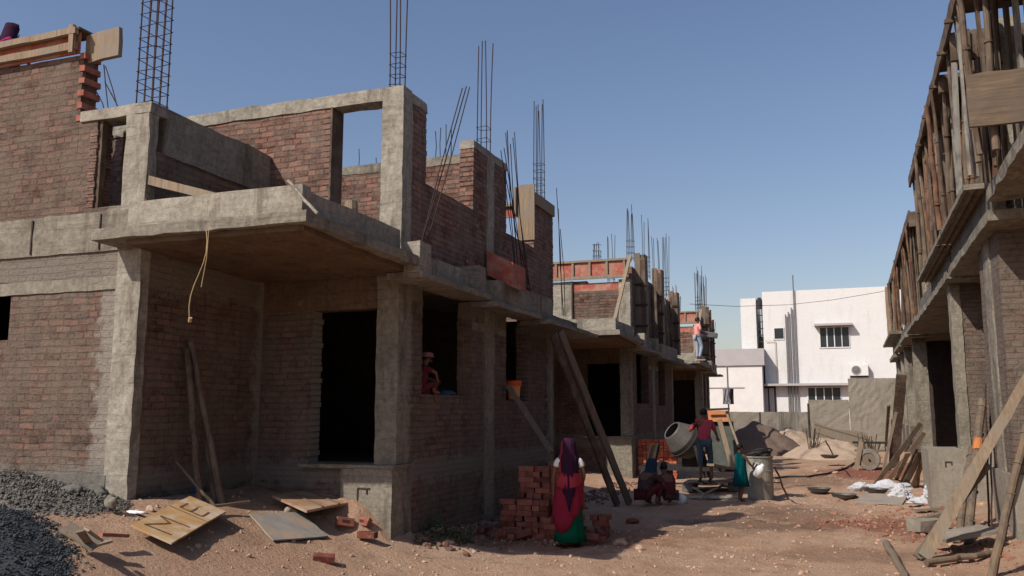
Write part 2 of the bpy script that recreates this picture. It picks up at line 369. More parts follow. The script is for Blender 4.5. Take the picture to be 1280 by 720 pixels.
# ------------------------------------------------------------------ ground
bm = bmesh.new()
def grid(xs, ys):
    vs = [[bm.verts.new((x, y, gh(x, y)+(.02*noise.noise(Vector((x*6, y*6, 0))) if abs(x) < 12 and y < 30 else 0) - (.0 if y < 60 and abs(x) < 25 else .05))) for x in xs] for y in ys]
    for i in range(len(ys)-1):
        for j in range(len(xs)-1): bm.faces.new((vs[i][j], vs[i][j+1], vs[i+1][j+1], vs[i+1][j]))
xs = [-900, -300, -100, -50, -30, -20]+[-16+i*.1 for i in range(231)]+[9, 12, 20, 40, 100, 300, 900]
ys = [-300, -60, -20, -6, 0, 3, 5]+[6+i*.1 for i in range(160)]+[22+i*.5 for i in range(50)]+[50, 60, 80, 120, 300, 900, 2500]
grid(xs, ys)
for v in bm.verts:
    if v.co.x < -20 or v.co.x > 12: v.co.z = min(v.co.z, .5)
tag(mesh_obj('ground', bm, 'ground', smooth=True, origin=(0, 0, 0)), kind='structure')

def stones(n, pos, smin, smax, squash=.7):
    V, F = [], []
    t = (1+5**.5)/2
    iv = [Vector(v).normalized() for v in ((-1, t, 0), (1, t, 0), (-1, -t, 0), (1, -t, 0), (0, -1, t), (0, 1, t), (0, -1, -t), (0, 1, -t), (t, 0, -1), (t, 0, 1), (-t, 0, -1), (-t, 0, 1))]
    fi = ((0, 11, 5), (0, 5, 1), (0, 1, 7), (0, 7, 10), (0, 10, 11), (1, 5, 9), (5, 11, 4), (11, 10, 2), (10, 7, 6), (7, 1, 8), (3, 9, 4), (3, 4, 2), (3, 2, 6), (3, 6, 8), (3, 8, 9), (4, 9, 5), (2, 4, 11), (6, 2, 10), (8, 6, 7), (9, 8, 1))
    for _ in range(n):
        p = pos()
        if p is None: continue
        s = smin+(smax-smin)*random.random()**3; b = len(V)
        q = Matrix.Rotation(random.uniform(0, 6.3), 3, Vector((random.uniform(-1, 1), random.uniform(-1, 1), random.uniform(-1, 1))).normalized())
        e = (random.uniform(.7, 1.2), random.uniform(.6, 1.), random.uniform(.45, squash))
        for v in iv: V.append(p+q @ Vector((v.x*e[0], v.y*e[1], v.z*e[2]))*s*random.uniform(.8, 1.15))
        F += [(a+b, c+b, d+b) for a, c, d in fi]
    return V, F
def stuff(name, V, F, mat, label=None, cat=None):
    me = bpy.data.meshes.new(name); me.from_pydata(V, [], F); me.materials.append(M[mat])
    o = bpy.data.objects.new(name, me); COL.objects.link(o); return tag(o, label, cat, kind='stuff')
def pos_street():
    x = random.uniform(-8, 3); y = 7+20*random.random()**1.6
    if x < -5.4 and y > 9.7: return None
    return Vector((x, y, gh(x, y)+.002))
stuff('pebbles', *stones(5200, pos_street, .006, .035), 'rubble', 'small loose stones and clods scattered over the dirt', 'pebbles')
def scrap(n):
    V, F = [], []
    for _ in range(n):
        p = pos_street()
        if p is None: continue
        a = random.uniform(0, 3.14); L = random.uniform(.03, .2)*random.random(); w_ = random.uniform(.004, .02); d = Vector((math.cos(a), math.sin(a), random.uniform(-.1, .1))); q = Vector((-d.y, d.x, 0)); b = len(V)
        for z in (0, .012):
            for i, j in ((-1, -1), (1, -1), (1, 1), (-1, 1)): V.append(p+d*i*L+q*j*w_+Vector((0, 0, z+.004)))
        F += [(b+k for k in f) for f in ((3, 2, 1, 0), (4, 5, 6, 7), (0, 1, 5, 4), (1, 2, 6, 5), (2, 3, 7, 6), (3, 0, 4, 7))]
    return V, [tuple(f) for f in F]
stuff('wood_scrap', *scrap(1500), 'wood', 'splinters and scraps of wood scattered over the dirt', 'scrap')
stuff('dirt_clods', *stones(420, pos_street, .015, .06, .6), 'clod', 'rounded dirt clods scattered over the street', 'clods')
def around(cs):
    def f():
        c, r, ry = random.choice(cs); x = c.x+random.gauss(0, r*.5); y = c.y+random.gauss(0, ry*.5)
        if x < -5.1 and y > 9.8: return None
        return Vector((x, y, gh(x, y)+.004))
    return f
stuff('masonry_debris', *stones(900, lambda: (lambda x, y: Vector((x, y, gh(x, y)+.01)))(-5.2+abs(random.gauss(0, .35)), random.uniform(10.2, 22)), .02, .07), 'rubble_dk', 'broken masonry and dirt along the foot of the left house walls', 'debris')
stuff('brick_rubble', *stones(1300, around([(a_, 1.6, 4), (b_, 1.2, 1.2), (c_, .9, 1.4), (e_, 1.3, 1.0), (ag(1235, 690), .7, .9), (ag(590, 672), .9, .5), (ag(1130, 640), 1.2, 3)]), .012, .06), 'rubble_red', 'red broken brick bits strewn across the dirt street', 'rubble')
def teeth(edges, r, mat='brick_red'):
    """bricks standing a little proud along a vertical wall end; edge = (x, y, z0, z1, dx, dy) with dx, dy the way the end faces"""
    for x, y, z0, z1, dx, dy in edges:
        m = MB(); z = z0; k = 0
        while z < z1-.08:
            p = random.uniform(.004, .03)*(1 if k % 2 else .45)
            if dx: m.box(min(x-.1*dx, x+p*dx), max(x-.1*dx, x+p*dx), y-.004, y+.236, z+.005, z+.073)
            else: m.box(x-.004, x+.236, min(y-.1*dy, y+p*dy), max(y-.1*dy, y+p*dy), z+.005, z+.073)
            z += .08; k += 1
        m.build('brick_ends', mat, r, rough=.003)
# ------------------------------------------------------------------ left row
XF = -5.25
def left_house(dy, k, label):
    Y = (lambda v: v+dy) if k < 2 else (lambda v: v+dy if v <= 10.3 else 10.3+dy+(v-10.3)*.3)
    r = empty('unfinished_house', (-7.3, 10+dy, .3), label, 'house', 'unfinished brick houses along the left side')
    bt = 'brick' if k == 0 else 'brick'
    # ground storey
    B3([(-14, -10.3, Y(7.7), Y(7.93), 0, 3.66), (-10.3, -9.33, Y(7.7), Y(7.93), 0, 2.66), (-10.3, -9.33, Y(7.7), Y(7.93), 3.36, 3.66), (-9.33, -7.68, Y(7.7), Y(7.93), 0, 3.66)]).build('front_wall', bt, r, rough=.005)
    B3([(-14, -7.685, Y(7.682), Y(7.72), 3.2, 3.35)]).build('lintel_band', 'conc', r, rough=.008)
    B3([(-14, -7.66, Y(7.67), Y(7.75), .2, 1.1)]).build('plinth_band', 'conc_dk', r, rough=.008)
    B3([(-14, -7.3, Y(7.675), Y(7.95), 3.66, 4.13)]).build('floor_beam', 'conc', r, rough=.008)
    B3([(-7.69, -7.345, Y(7.68), Y(7.82), .2, 3.658), (-7.69, -7.345, Y(7.68), Y(7.82), 4.132, 5.27)]).build('column', 'conc_lt', r, rough=.012)
    B3([(-7.6, -7.36, Y(7.8), Y(10.0), 0, 3.73)]).build('porch_side_wall', bt, r, rough=.005)
    B3([(-7.36, -6.56, Y(10.), Y(10.23), .9, 3.3)]).build('door_wall', bt, r, rough=.005)
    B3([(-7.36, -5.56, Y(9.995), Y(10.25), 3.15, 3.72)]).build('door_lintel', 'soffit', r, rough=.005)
    B3([(-5.98, -5.24, Y(9.86), Y(10.4), -.1, 1.09)]).build('plinth', 'conc', r, rough=.01)
    B3([(-7.36, -5.98, Y(9.96), Y(10.3), -.1, 1.09)]).build('plinth_wall', bt, r, rough=.008)
    m = B3([(-6.6, -5.215, Y(9.84), Y(10.4), 1.092, 1.135)]); m.build('door_step', 'conc', r, rough=.006)
    if k == 0: B3([(-5.73, -5.55, Y(9.845), Y(9.866), .84, .855), (-5.73, -5.715, Y(9.845), Y(9.866), .7, .84), (-5.6, -5.585, Y(9.845), Y(9.866), .78, .84)]).build('putlog_mark', 'void', r)
    B3([(-5.56, -5.245, Y(9.96), Y(10.19), 1.14, 3.73)]).build('column', 'conc', r, rough=.012)
    B3([(-9.05, -9.03, Y(7.66), Y(7.7), 3.68, 4.1), (-7.98, -7.965, Y(7.66), Y(7.7), 3.68, 4.1)]).build('joint', 'void', r)
    # street side
    B3([(-5.48, XF, Y(10.19), Y(10.66), 0, 3.5), (-5.48, XF, Y(10.66), Y(12.4), 0, 2.04), (-5.48, XF, Y(12.4), Y(13.9), 0, 3.5), (-5.48, XF, Y(13.9), Y(15.08), 0, 2.0), (-5.48, XF, Y(15.08), Y(16.3), 0, 3.5)]).build('street_wall', bt, r, rough=.006)
    B3([(-5.5, XF+.012, Y(12.93), Y(13.33), 0, 3.5)]).build('column', 'conc', r, rough=.012)
    B3([(-5.5, XF+.012, Y(16.3), Y(16.55), 0, 3.5)]).build('column', 'conc', r, rough=.012)
    B3([(-5.5, XF+.008, Y(12.4), Y(13.9), 3.08, 3.2)]).build('lintel_band', 'conc', r, rough=.008)
    B3([(-14, -5.3, Y(16.3), Y(16.52), 0, 3.6), (-14, -13.8, Y(8), Y(16.5), 0, 3.6)]).build('rear_wall', bt, r)
    B3([(-14, -7.7, Y(9.4), Y(9.5), .0, 3.7), (-9, -8.9, Y(10.3), Y(16.2), .6, 3.6), (-9, -5.5, Y(14.3), Y(14.4), .6, 3.6), (-9, -5.5, Y(10.3), Y(16.2), 1.0, 1.12)]).build('shade_backing', 'void', r)  # added dark walls and floor that keep the door and windows looking unlit
    teeth([(-5.484, Y(10.66), 2.04, 3.46, 0, 1), (-5.484, Y(12.4), 2.04, 3.46, 0, -1), (-5.484, Y(13.9), 2.0, 3.46, 0, 1), (-5.484, Y(15.08), 2.0, 3.46, 0, -1), (-6.56, Y(9.998), 1.14, 3.14, 1, 0)], r, 'brick')
    # slabs
    B3([(-14, -5.25, Y(9.9), Y(16.6), 3.72, 3.9), (-14, -7.37, Y(7.96), Y(9.895), 3.75, 3.9)]).build('floor_slab', 'conc', r, rough=.006)
    m = MB(); m.box(-7.72, -4.92, Y(7.3), Y(9.92), 3.70, 3.82, f=lambda p: Vector((p.x+(.14 if p.x > -6 and p.y > 9+dy else 0), p.y, p.z-(.1*(p.y-dy-7.3)/2.6))))
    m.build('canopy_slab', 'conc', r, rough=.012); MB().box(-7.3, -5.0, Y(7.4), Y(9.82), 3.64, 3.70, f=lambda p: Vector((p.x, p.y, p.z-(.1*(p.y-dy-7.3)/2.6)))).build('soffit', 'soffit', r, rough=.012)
    B3([(-7.33, -5.05, Y(7.43), Y(7.58), 3.80, 4.13), (-5.2, -5.05, Y(7.58), Y(9.6), 3.74, 4.08)]).build('canopy_upstand', 'conc_lt', r, rough=.008)
    m = B3([(-5.25, -4.74, Y(9.62), Y(11.95), 3.46, 3.54), (-5.25, -4.80, Y(12.35), Y(14.5), 3.42, 3.49), (-5.25, -4.66, Y(14.62), Y(17.9), 3.36, 3.43)]); m.build('window_ledge', 'conc', r, rough=.012)
    B3([(-5.0, -4.78, Y(9.6), Y(9.95), 3.53, 3.92), (-5.24, -5.0, Y(9.93), Y(11.9), 3.54, 3.86)]).build('ledge_block', 'conc_lt', r, rough=.01)
    B3([(-5.23, -4.85, Y(11.7), Y(12.0), 3.54, 3.95), (-5.24, -4.86, Y(12.6), Y(14.6), 3.47, 3.86), (-5.24, -4.85, Y(14.68), Y(15.3), 3.43, 3.86), (-5.24, -4.95, Y(15.3), Y(17.3), 3.43, 3.62)]).build('ledge_upstand', 'conc', r, rough=.01)
    # upper storey
    if k == 0:
        B3([(-14, -8.45, Y(7.7), Y(7.93), 4.13, 6.15), (-8.45, -8.15, Y(7.7), Y(7.93), 4.13, 5.28), (-8.15, -7.68, Y(7.7), Y(7.93), 4.13, 4.19)]).build('upper_front_wall', bt, r, rough=.006)
        teeth([(-5.484, 10.7, 4.98, 6.0, 0, 1), (-5.484, 12.43, 4.98, 6.0, 0, -1), (-5.484, 13.9, 4.9, 6.0, 0, 1), (-5.484, 15.4, 4.9, 6.0, 0, -1), (-5.484, 16.6, 3.9, 6., 0, 1), (-6.37, 9.998, 4.0, 5.95, 1, 0), (-8.15, 7.698, 4.2, 5.2, 1, 0)], r)
        m = MB()
        for i in range(11):
            if i % 2 == 0: m.box(-8.5, -8.40-random.uniform(0, .02), Y(7.69), Y(7.94), 5.3+i*.08, 5.372+i*.08)
        m.build('brick_toothing', 'newbrick2', r, rough=.004)
        B3([(-8.42, -7.33, Y(7.68), Y(7.95), 5.272, 5.40)]).build('lintel_beam', 'conc_lt', r, rough=.01)
        B3([(-8.15, -7.69, Y(8.1), Y(8.15), 4.6, 5.27), (-8.13, -8.09, Y(7.72), Y(7.8), 4.19, 5.27)]).build('opening_board', 'wood_dk', r)
        B3([(-7.58, -7.36, Y(7.8), Y(10.0), 4.13, 4.84)]).build('upper_side_wall', bt, r, rough=.006)
        B3([(-7.585, -7.335, Y(7.95), Y(10.0), 4.82, 5.395)]).build('side_beam', 'conc', r, rough=.014)
        B3([(-14, -6.34, Y(10), Y(10.23), 3.9, 5.98)]).build('upper_wall', 'brick_red', r, rough=.006)
        B3([(-6.36, -6.33, Y(9.97), Y(10.26), 4.0, 5.98)]).build('door_frame', 'wood_dk', r)
        B3([(-14, -5.24, Y(9.98), Y(10.25), 5.98, 6.16), (-5.49, -5.24, Y(10.25), Y(10.72), 6.0, 6.14)]).build('roof_beam', 'conc_lt', r, rough=.012)
        B3([(-5.56, -5.24, Y(9.98), Y(10.26), 3.9, 5.98)]).build('column', 'conc_lt', r, rough=.014)
        B3([(-5.48, XF, Y(10.26), Y(10.7), 3.9, 6.0), (-5.48, XF, Y(10.7), Y(12.43), 3.9, 4.98), (-5.48, XF, Y(12.43), Y(13.9), 3.9, 6.0), (-5.48, XF, Y(13.9), Y(15.4), 3.9, 4.9), (-5.48, XF, Y(15.4), Y(16.6), 3.9, 6.0)]).build('upper_street_wall', 'brick_red', r, rough=.008)
        B3([(-5.495, XF+.01, Y(12.42), Y(13.92), 6.0, 6.13)]).build('roof_beam', 'conc_lt', r, rough=.01)
        B3([(-5.5, XF+.012, Y(13.0), Y(13.3), 3.9, 6.0)]).build('column', 'conc_lt', r, rough=.012)
        B3([(-14, -5.5, Y(13.0), Y(13.23), 3.9, 5.95)]).build('inner_upper_wall', 'brick_red', r, rough=.006)
        B3([(-14, -5.5, Y(12.99), Y(13.24), 5.95, 6.1)]).build('roof_beam', 'conc', r, rough=.01)
        B3([(-5.56, XF+.03, Y(15.36), Y(15.395), 5.05, 6.14), (-5.24, -5.2, Y(15.4), Y(16.6), 5.75, 5.98), (-5.62, -5.58, Y(15.3), Y(15.5), 5.55, 6.1)]).build('formwork', 'wood_lt', r)
        B3([(-6.6, -5.58, Y(15.5), Y(15.54), 5.55, 5.75)]).build('formwork', 'shutter', r)
        B3([(-6.7, -5.5, Y(15.44), Y(15.6), 5.76, 5.81)]).build('formwork', 'wood_lt', r)
        m = MB().bar((-14, 7.62, 6.20), (-8.5, 7.62, 6.24), .05, .09).bar((-14, 7.6, 6.40), (-8.48, 7.6, 6.42), .06, .08).bar((-8.55, 7.6, 6.15), (-8.55, 7.6, 6.5), .07, .05)
        m.build('formwork', 'wood_lt', r, rough=.006)
        B3([(-14, -8.5, 7.66, 7.69, 6.16, 6.44)]).build('formwork', 'shutter', r)
        B3([(-14, -8.45, 7.6, 7.9, 6.44, 6.47)]).build('formwork', 'wood_dk', r)
        m = MB().box(-8.5, -7.98, 7.76, 7.82, 6.05, 6.42, f=lambda p: Vector((p.x, p.y, p.z+(.05 if p.x > -8.2 else 0)))); m.build('shutter_panel', 'wood_lt', r, rough=.01)
        bars([(-8.1, 7.8, 5.4), (-8.0, 7.9, 5.4), (-7.95, 7.8, 5.4), (-8.2, 7.85, 5.4)], [(-8.28, 7.85, 6.05), (-8.3, 7.9, 5.85), (-8.2, 7.8, 6.0), (-8.36, 7.85, 5.7)], r, .007)
        cage(-7.5, 7.86, 5.38, 7.5, .24, 8, r); cage(-5.4, 10.1, 6.15, 8.2, .15, 4, r, spac=.16, st_top=6.75)
        cage(-5.37, 13.15, 6.1, 8.2, .17, 4, r, st_top=6.6, spac=.2); cage(-5.37, 16.1, 6.0, 8.05, .17, 6, r, st_top=6.8)
        b0 = atY(549, 306, 9.85)
        bars([(-4.9, 9.85, 3.85), (-4.93, 9.9, 3.85), (-4.88, 9.95, 3.85)], [atY(578, 110, 10.3), atY(583, 108, 10.35), atY(587, 109, 10.5)], r, .008)
        bars([(-5.0+random.uniform(-.1, .1), 13.6+i*.13, 3.8) for i in range(8)], [atX(x, y, -5.05) for x, y in ((626, 188), (632, 166), (634, 163), (638, 180), (643, 165), (641, 172), (628, 200), (630, 185))], r, .008, mat='rust')
        bars([(-5.0, 16.4+i*.1, 3.7) for i in range(3)], [(-5.1, 16.4+i*.12, 6.3-.4*i) for i in range(3)], r, .008)
        bars([(-9.5+i*.35, 13.1, 6.05) for i in range(7)], [(-9.5+i*.35, 13.1, 6.25+.1*(i % 3)) for i in range(7)], r, .007)
        bars([(-6.25+.1*i, 13.1, 6.05) for i in range(4)], [(-6.25+.1*i, 13.1, 6.6+.05*(i % 3)) for i in range(4)], r, .008)
        m = MB().box(-5.2, -4.75, 12.9, 13.5, 3.9, 4.3, f=lambda p: Vector((p.x, p.y, p.z+(-5.2-p.x)*.5+.1))); m.build('shutter_panel', 'shutter', r)
    else:
        B3([(-14, -5.56, Y(10), Y(10.23), 3.9, 5.2)]).build('upper_wall', 'brick_red' if k == 2 else 'brick', r, rough=.006)
        B3([(-14, -6.5, Y(10.01), Y(10.22), 5.2, 5.5)]).build('upper_wall', 'brick_red', r, rough=.006)
        B3([(-8.3, -6.9, Y(9.97), Y(10.2), 3.9, 5.5), (-5.56, -5.24, Y(9.98), Y(10.26), 3.9, 5.5)]).build('column', 'conc_lt', r, rough=.012)
        B3([(-6.93, -6.9, Y(9.93), Y(9.97), 3.9, 5.5)]).build('timber_post', 'wood_dk', r)
        B3([(-9, -5.3, Y(9.93), Y(9.96), 5.62, 6.02)]).build('formwork', 'shutter', r)
        m = B3([(-9, -5.25, Y(9.87), Y(9.93), 5.53, 5.62), (-9, -5.25, Y(9.87), Y(9.95), 6.02, 6.08)])
        for i in range(8): m.box(-8.9+i*.5, -8.84+i*.5, Y(9.88), Y(9.93), 5.62, 6.02)
        m.build('formwork', 'wood_lt', r, rough=.004)
        B3([(-6.9, -5.56, Y(10.0), Y(10.03), 5.2, 5.43)]).build('formwork', 'shutter', r)
        B3([(-5.48, XF, Y(10.3), Y(11.6), 3.9, 5.9), (-5.48, XF, Y(12.4), Y(13.4), 3.9, 5.8), (-5.48, XF, Y(11.6), Y(12.4), 3.9, 4.9), (-5.48, XF, Y(14.2), Y(16.5), 3.9, 5.6), (-5.48, XF, Y(13.4), Y(14.2), 3.9, 4.8)]).build('upper_street_wall', 'brick_red', r, rough=.008)
        for yy, hh in ((10.75, 6.3), (13.3, 6.25), (16.2, 5.9)):
            B3([(XF-.01, XF+.3, Y(yy), Y(yy+.3), 3.75, hh)]).build('column_form', 'shutter' if yy > 12 else 'wood_dk', r)
            B3([(XF+.0, XF+.16, Y(yy-.03), Y(yy), 3.75, hh+.05), (XF+.27, XF+.31, Y(yy), Y(yy+.34), 3.75, hh)]).build('column_form', 'wood', r); B3([(XF+.16, XF+.3, Y(yy-.02), Y(yy), 3.75, hh-.1)]).build('column_form', 'wood_dk', r)
            for zz in (4.2, 4.8, 5.4): B3([(XF-.05, XF+.36, Y(yy-.06), Y(yy-.03), zz, zz+.06)]).build('form_beam', 'rust', r)
        for i in range(11): x_ = XF+random.uniform(.02, .25); y_ = Y(11.1+i*.5); MB().bar((x_, y_, 3.7), (x_+random.uniform(-.1, .1), y_+random.uniform(-.15, .15), 5.7+random.uniform(-.5, .4)), .07, .05, up=(0, 1, 0)).build('timber_post', random.choice(['wood', 'wood_dk', 'wood_lt', 'bamboo_rd']), r)
        MB().bar((XF+.1, Y(9.7), 6.1), (XF-.05, Y(8.0), 3.8), .09, .05).build('timber_brace', 'wood_lt', r)
        for x, y, z, t, n in ((-8, 10.1, 6.0, 7.6, 4), (-5.4, 10.9, 6.2, 7.9, 6), (-6.2, 10.1, 6.0, 6.7, 6), (-5.4, 13.2, 6.0, 8.0, 4), (-5.35, 16.3, 5.8, 7.9, 6), (-6.5, 13.0, 5.6, 7.4, 4), (-5.35, 14.6, 5.8, 7.6, 4)):
            cage(x, Y(y), z, t+random.uniform(-.2, .2), .18, n, r, st_top=z+.7, spac=.16)
        bars([(-4.9, Y(11.8), 3.7)]*2, [(-4.85, Y(13), 5.6), (-4.75, Y(13.2), 5.7)], r, .008)
        B3([(-14, -5.3, Y(15), Y(15.2), 3.9, 5.4)]).build('inner_upper_wall', 'brick', r)
    return r
L1 = left_house(0, 0, 'nearest left brick house with deep porch canopy and tall doorway')
L2 = left_house(13.7, 1, 'second left brick house with red shuttering along its roof edge')
L3 = left_house(27.4, 2, 'farthest left brick house with red column forms beside the white building')
# ------------------------------------------------------------------ right row (local frame, turned slightly by RW)
def right_house(org, label):
    p = RW(org); return empty('unfinished_house', (p.x, p.y, p.z), label, 'house', 'unfinished houses with timber props along the right side')
def RB(l, name, mat, r, rough=.01): return B3(l).build(name, mat, r, rough=rough, f=RW)
def poles(r, y0, y1, n, z0=4.78, z1=6.95, xr=(1.52, 1.95)):
    for i in range(n):
        y = y0+(y1-y0)*(i+random.uniform(-.35, .35))/n; x = random.uniform(*xr)
        lean = random.uniform(-.45, .45)*random.random(); top = min(y1, y+lean); a = Vector((x, y, z0)); b = Vector((x+random.uniform(-.1, .1), top, z1))
        k = random.random(); m = MB()
        if k < .66:
            pts = [a+(b-a)*t/5+Vector((random.uniform(-.012, .012), random.uniform(-.02, .02), 0)) for t in range(6)]
            rr = random.uniform(.032, .052); m.tube(pts, rr, 9, r2=rr*.75)
            for t in (1, 3): m.tube([a+(b-a)*(t/5-.006), a+(b-a)*(t/5+.006)], rr*1.12, 9)
            m.build('prop_pole', random.choice(['bamboo', 'wood_dk', 'bamboo_rd', 'bamboo_rd', 'wood_dk', 'wood']), r, f=RW)
        else:
            m.bar(a, b, random.uniform(.09, .2), .035, up=(1, 0, 0), tw=random.uniform(-.2, .2)); m.build('prop_board', random.choice(['board_grey', 'wood', 'board_grey', 'wood_dk', 'wood_dk']), r, f=RW)
R0 = right_house((1.8, 13, .1), 'nearest right house at the frame edge with a wide weathered plank across its props')
RB([(1.9, 2.12, 12.9, 14.7, -.2, 4.2), (2.1, 7, 12.9, 13.12, -.2, 4.2)], 'street_pier', 'brick_grey', R0)
RB([(1.875, 2.14, 13.55, 14.1, -.2, 4.2)], 'column', 'conc', R0, .014)
RB([(1.86, 7, 12.86, 14.72, -.2, 1.0)], 'plinth', 'cement_wall', R0, .012)
RB([(1.72, 7, 5, 12.2, 4.44, 4.58), (1.72, 7, 12.25, 17.15, 4.2, 4.34)], 'floor_slab', 'conc', R0, .016)
RB([(1.78, 1.95, 12.3, 17.1, 4.34, 4.7), (1.9, 2.1, 5, 12.2, 4.58, 4.9)], 'upstand', 'conc_dk', R0, .012)
RB([(1.51, 2.2, 12.55, 16.65, 4.7, 4.775)], 'shelf_slab', 'conc', R0, .008)
for i in range(5): RB([(1.56+i*.1, 1.585+i*.1, 12.65, 16.6, 4.66, 4.698)], 'soffit_rib', 'wood_dk', R0, 0)
RB([(3.2, 3.3, 13.12, 18.0, 0, 4.2), (4.9, 5.0, 5, 12.9, 0, 4.4)], 'shade_backing', 'void', R0)  # added dark backing, blocks light behind the pier
RB([(2.5, 2.7, 5, 17, 4.6, 6.9)], 'upper_wall', 'brick_grey', R0)
RB([(1.98, 2.28, 12.4, 12.75, 4.78, 6.95), (1.98, 2.28, 15.2, 15.5, 4.78, 6.95)], 'column', 'conc_lt', R0)
poles(R0, 11.0, 16.9, 38, 4.78, 6.95, (1.5, 1.95))
for i in range(9): RB([(2.0+.02*(i % 3), 2.04+.02*(i % 3), 10.4+i*.7, 10.4+i*.7+random.uniform(.15, .35), 4.7, 6.9)], 'shutter_board', random.choice(['board_grey', 'wood_dk', 'wood']), R0, .004)
RB([(1.42, 3.2, 10.86, 10.91, 5.04, 5.67)], 'cross_plank', 'plank_h', R0, .012)
RB([(1.46, 1.50, 7, 21.4, 6.9, 7.12)], 'roof_edge_form', 'wood_dk', R0, .01)
RB([(1.5, 2.6, 13.1, 14.3, 6.98, 7.02), (1.5, 2.6, 14.6, 21.3, 6.98, 7.02), (1.5, 2.6, 6, 12.2, 6.98, 7.02)], 'roof_form', 'wood_dk', R0, 0)
RB([(1.5, 2.6, 12.7, 12.78, 6.55, 6.95), (1.5, 2.6, 14.4, 14.5, 6.7, 6.98)], 'form_beam', 'wood_dk', R0, .004)
for yy in (12.1, 13.2, 14.6, 16.1, 17.8): RB([(1.38, 1.52, yy, yy+.05, 6.85, 6.9)], 'form_beam', 'wood_dk', R0, .004)
cage(2.0, 17.5, 6.9, 8., .2, 4, R0, f=RW)
R1 = right_house((1.8, 18.5, .1), 'middle right house with a square cement plinth and dark doorway')
RB([(1.84, 6, 18.2, 18.43, 0, 4.2)], 'front_wall', 'brick_grey', R1)
RB([(1.82, 2.0, 18.175, 18.6, 0, 4.2)], 'column', 'conc', R1, .014)
RB([(1.24, 3.2, 17.7, 18.16, -.1, 1.12), (1.24, 1.84, 18.16, 19.5, -.1, 1.12)], 'plinth', 'cement_wall', R1, .01)
RB([(1.5, 1.62, 17.685, 17.705, .9, .92), (1.5, 1.52, 17.685, 17.705, .82, .9), (1.6, 1.62, 17.685, 17.705, .86, .9)], 'putlog_mark', 'void', R1, 0)
RB([(1.72, 6, 17.4, 25.6, 4.2, 4.34), (1.70, 6, 25.65, 30.2, 4.24, 4.36)], 'canopy_slab', 'conc', R1, .016)
RB([(1.8, 1.95, 17.5, 25.5, 4.34, 4.7)], 'upstand', 'conc_dk', R1, .012)
RB([(1.74, 2.9, 17.38, 17.45, 4.34, 4.5)], 'upstand', 'conc', R1, .012)
RB([(1.51, 2.2, 16.72, 21.4, 4.7, 4.775)], 'shelf_slab', 'conc', R1, .008)
for i in range(5): RB([(1.56+i*.1, 1.585+i*.1, 16.8, 21.3, 4.66, 4.698)], 'soffit_rib', 'wood_dk', R1, 0)
RB([(6.0, 6.1, 18.43, 33.9, 0, 4.2), (1.9, 6, 18.5, 31, .5, .6)], 'shade_backing', 'void', R1)  # added dark wall and floor so the doorway reads as deep shade
RB([(2.4, 2.6, 17, 24.6, 4.4, 6.9)], 'upper_wall', 'brick_grey', R1)
RB([(1.85, 2.15, 20.9, 21.3, 4.36, 6.9), (1.9, 2.2, 18.2, 18.5, 4.78, 6.9), (1.84, 2.2, 23.8, 24.2, 4.36, 7.0)], 'column', 'conc_lt', R1)
poles(R1, 17, 21.3, 26)
poles(R1, 21.6, 24.4, 7, 4.36, 6.6, (1.8, 2.1))
R2 = right_house((1.8, 31.5, .1), 'farthest right house with dense bamboo props beside the white building')
RB([(2.2, 6.1, 32.6, 32.8, 0, 4.2)], 'shade_backing', 'void', R2)  # dark sheet added across the opening to stand in for shade
RB([(1.9, 2.1, 34.8, 36, 0, 4.2), (1.9, 2.1, 37.4, 38.6, 0, 4.2), (1.9, 2.1, 33, 42, 0, 1.3), (1.9, 6, 42, 42.2, 0, 4.2)], 'street_wall', 'brick_grey', R2)
RB([(1.93, 2.34, 31.17, 31.6, 0, 4.2), (1.87, 2.15, 34.75, 35.1, 0, 4.2), (1.87, 2.15, 37.35, 37.7, 0, 4.2), (1.87, 2.15, 40.2, 40.7, 0, 4.2)], 'column', 'conc', R2, .014)
RB([(1.68, 6, 30.3, 34.1, 4.18, 4.33), (1.66, 6, 34.2, 38.1, 4.14, 4.27), (1.66, 6, 38.3, 42.6, 4.0, 4.14)], 'canopy_slab', 'conc', R2, .016)
RB([(1.75, 3.3, 30.32, 30.5, 4.33, 4.62)], 'upstand', 'brick_grey', R2, .012)
RB([(1.8, 1.95, 30.5, 42, 4.3, 4.66)], 'upstand', 'conc_dk', R2, .012)
RB([(1.42, 2.2, 34.9, 42.3, 4.66, 4.75)], 'shelf_slab', 'conc', R2, .008)
RB([(3.6, 3.7, 31.4, 42, 0, 4.2)], 'shade_backing', 'void', R2)  # dark backing added behind the street wall to keep the inside black
RB([(2.4, 2.6, 25, 42, 4.5, 6.9)], 'upper_wall', 'brick_grey', R2)
RB([(1.62, 1.66, 24.55, 40, 6.8, 7.05), (1.62, 3.2, 24.5, 24.6, 6.6, 7.0)], 'roof_edge_form', 'wood_dk', R2, .01)
RB([(1.66, 3, 24.6, 40, 6.95, 7.0)], 'roof_form', 'wood_dk', R2, 0)
RB([(1.5, 1.8, 38.5, 38.9, 4.75, 6.9)], 'shutter_panel', 'wood_lt', R2, .01)
poles(R2, 24.8, 30.2, 16, 4.4, 6.9, (1.65, 2.1)); poles(R2, 30.6, 40, 34, 4.7, 6.9, (1.6, 2.1))
for j in range(3): RB([(2.3+.3*j, 2.55+.3*j, 30.29, 30.32, 4.34, 4.42+.07*(j % 2))], 'loose_brick', 'newbrick2', R2, 0)
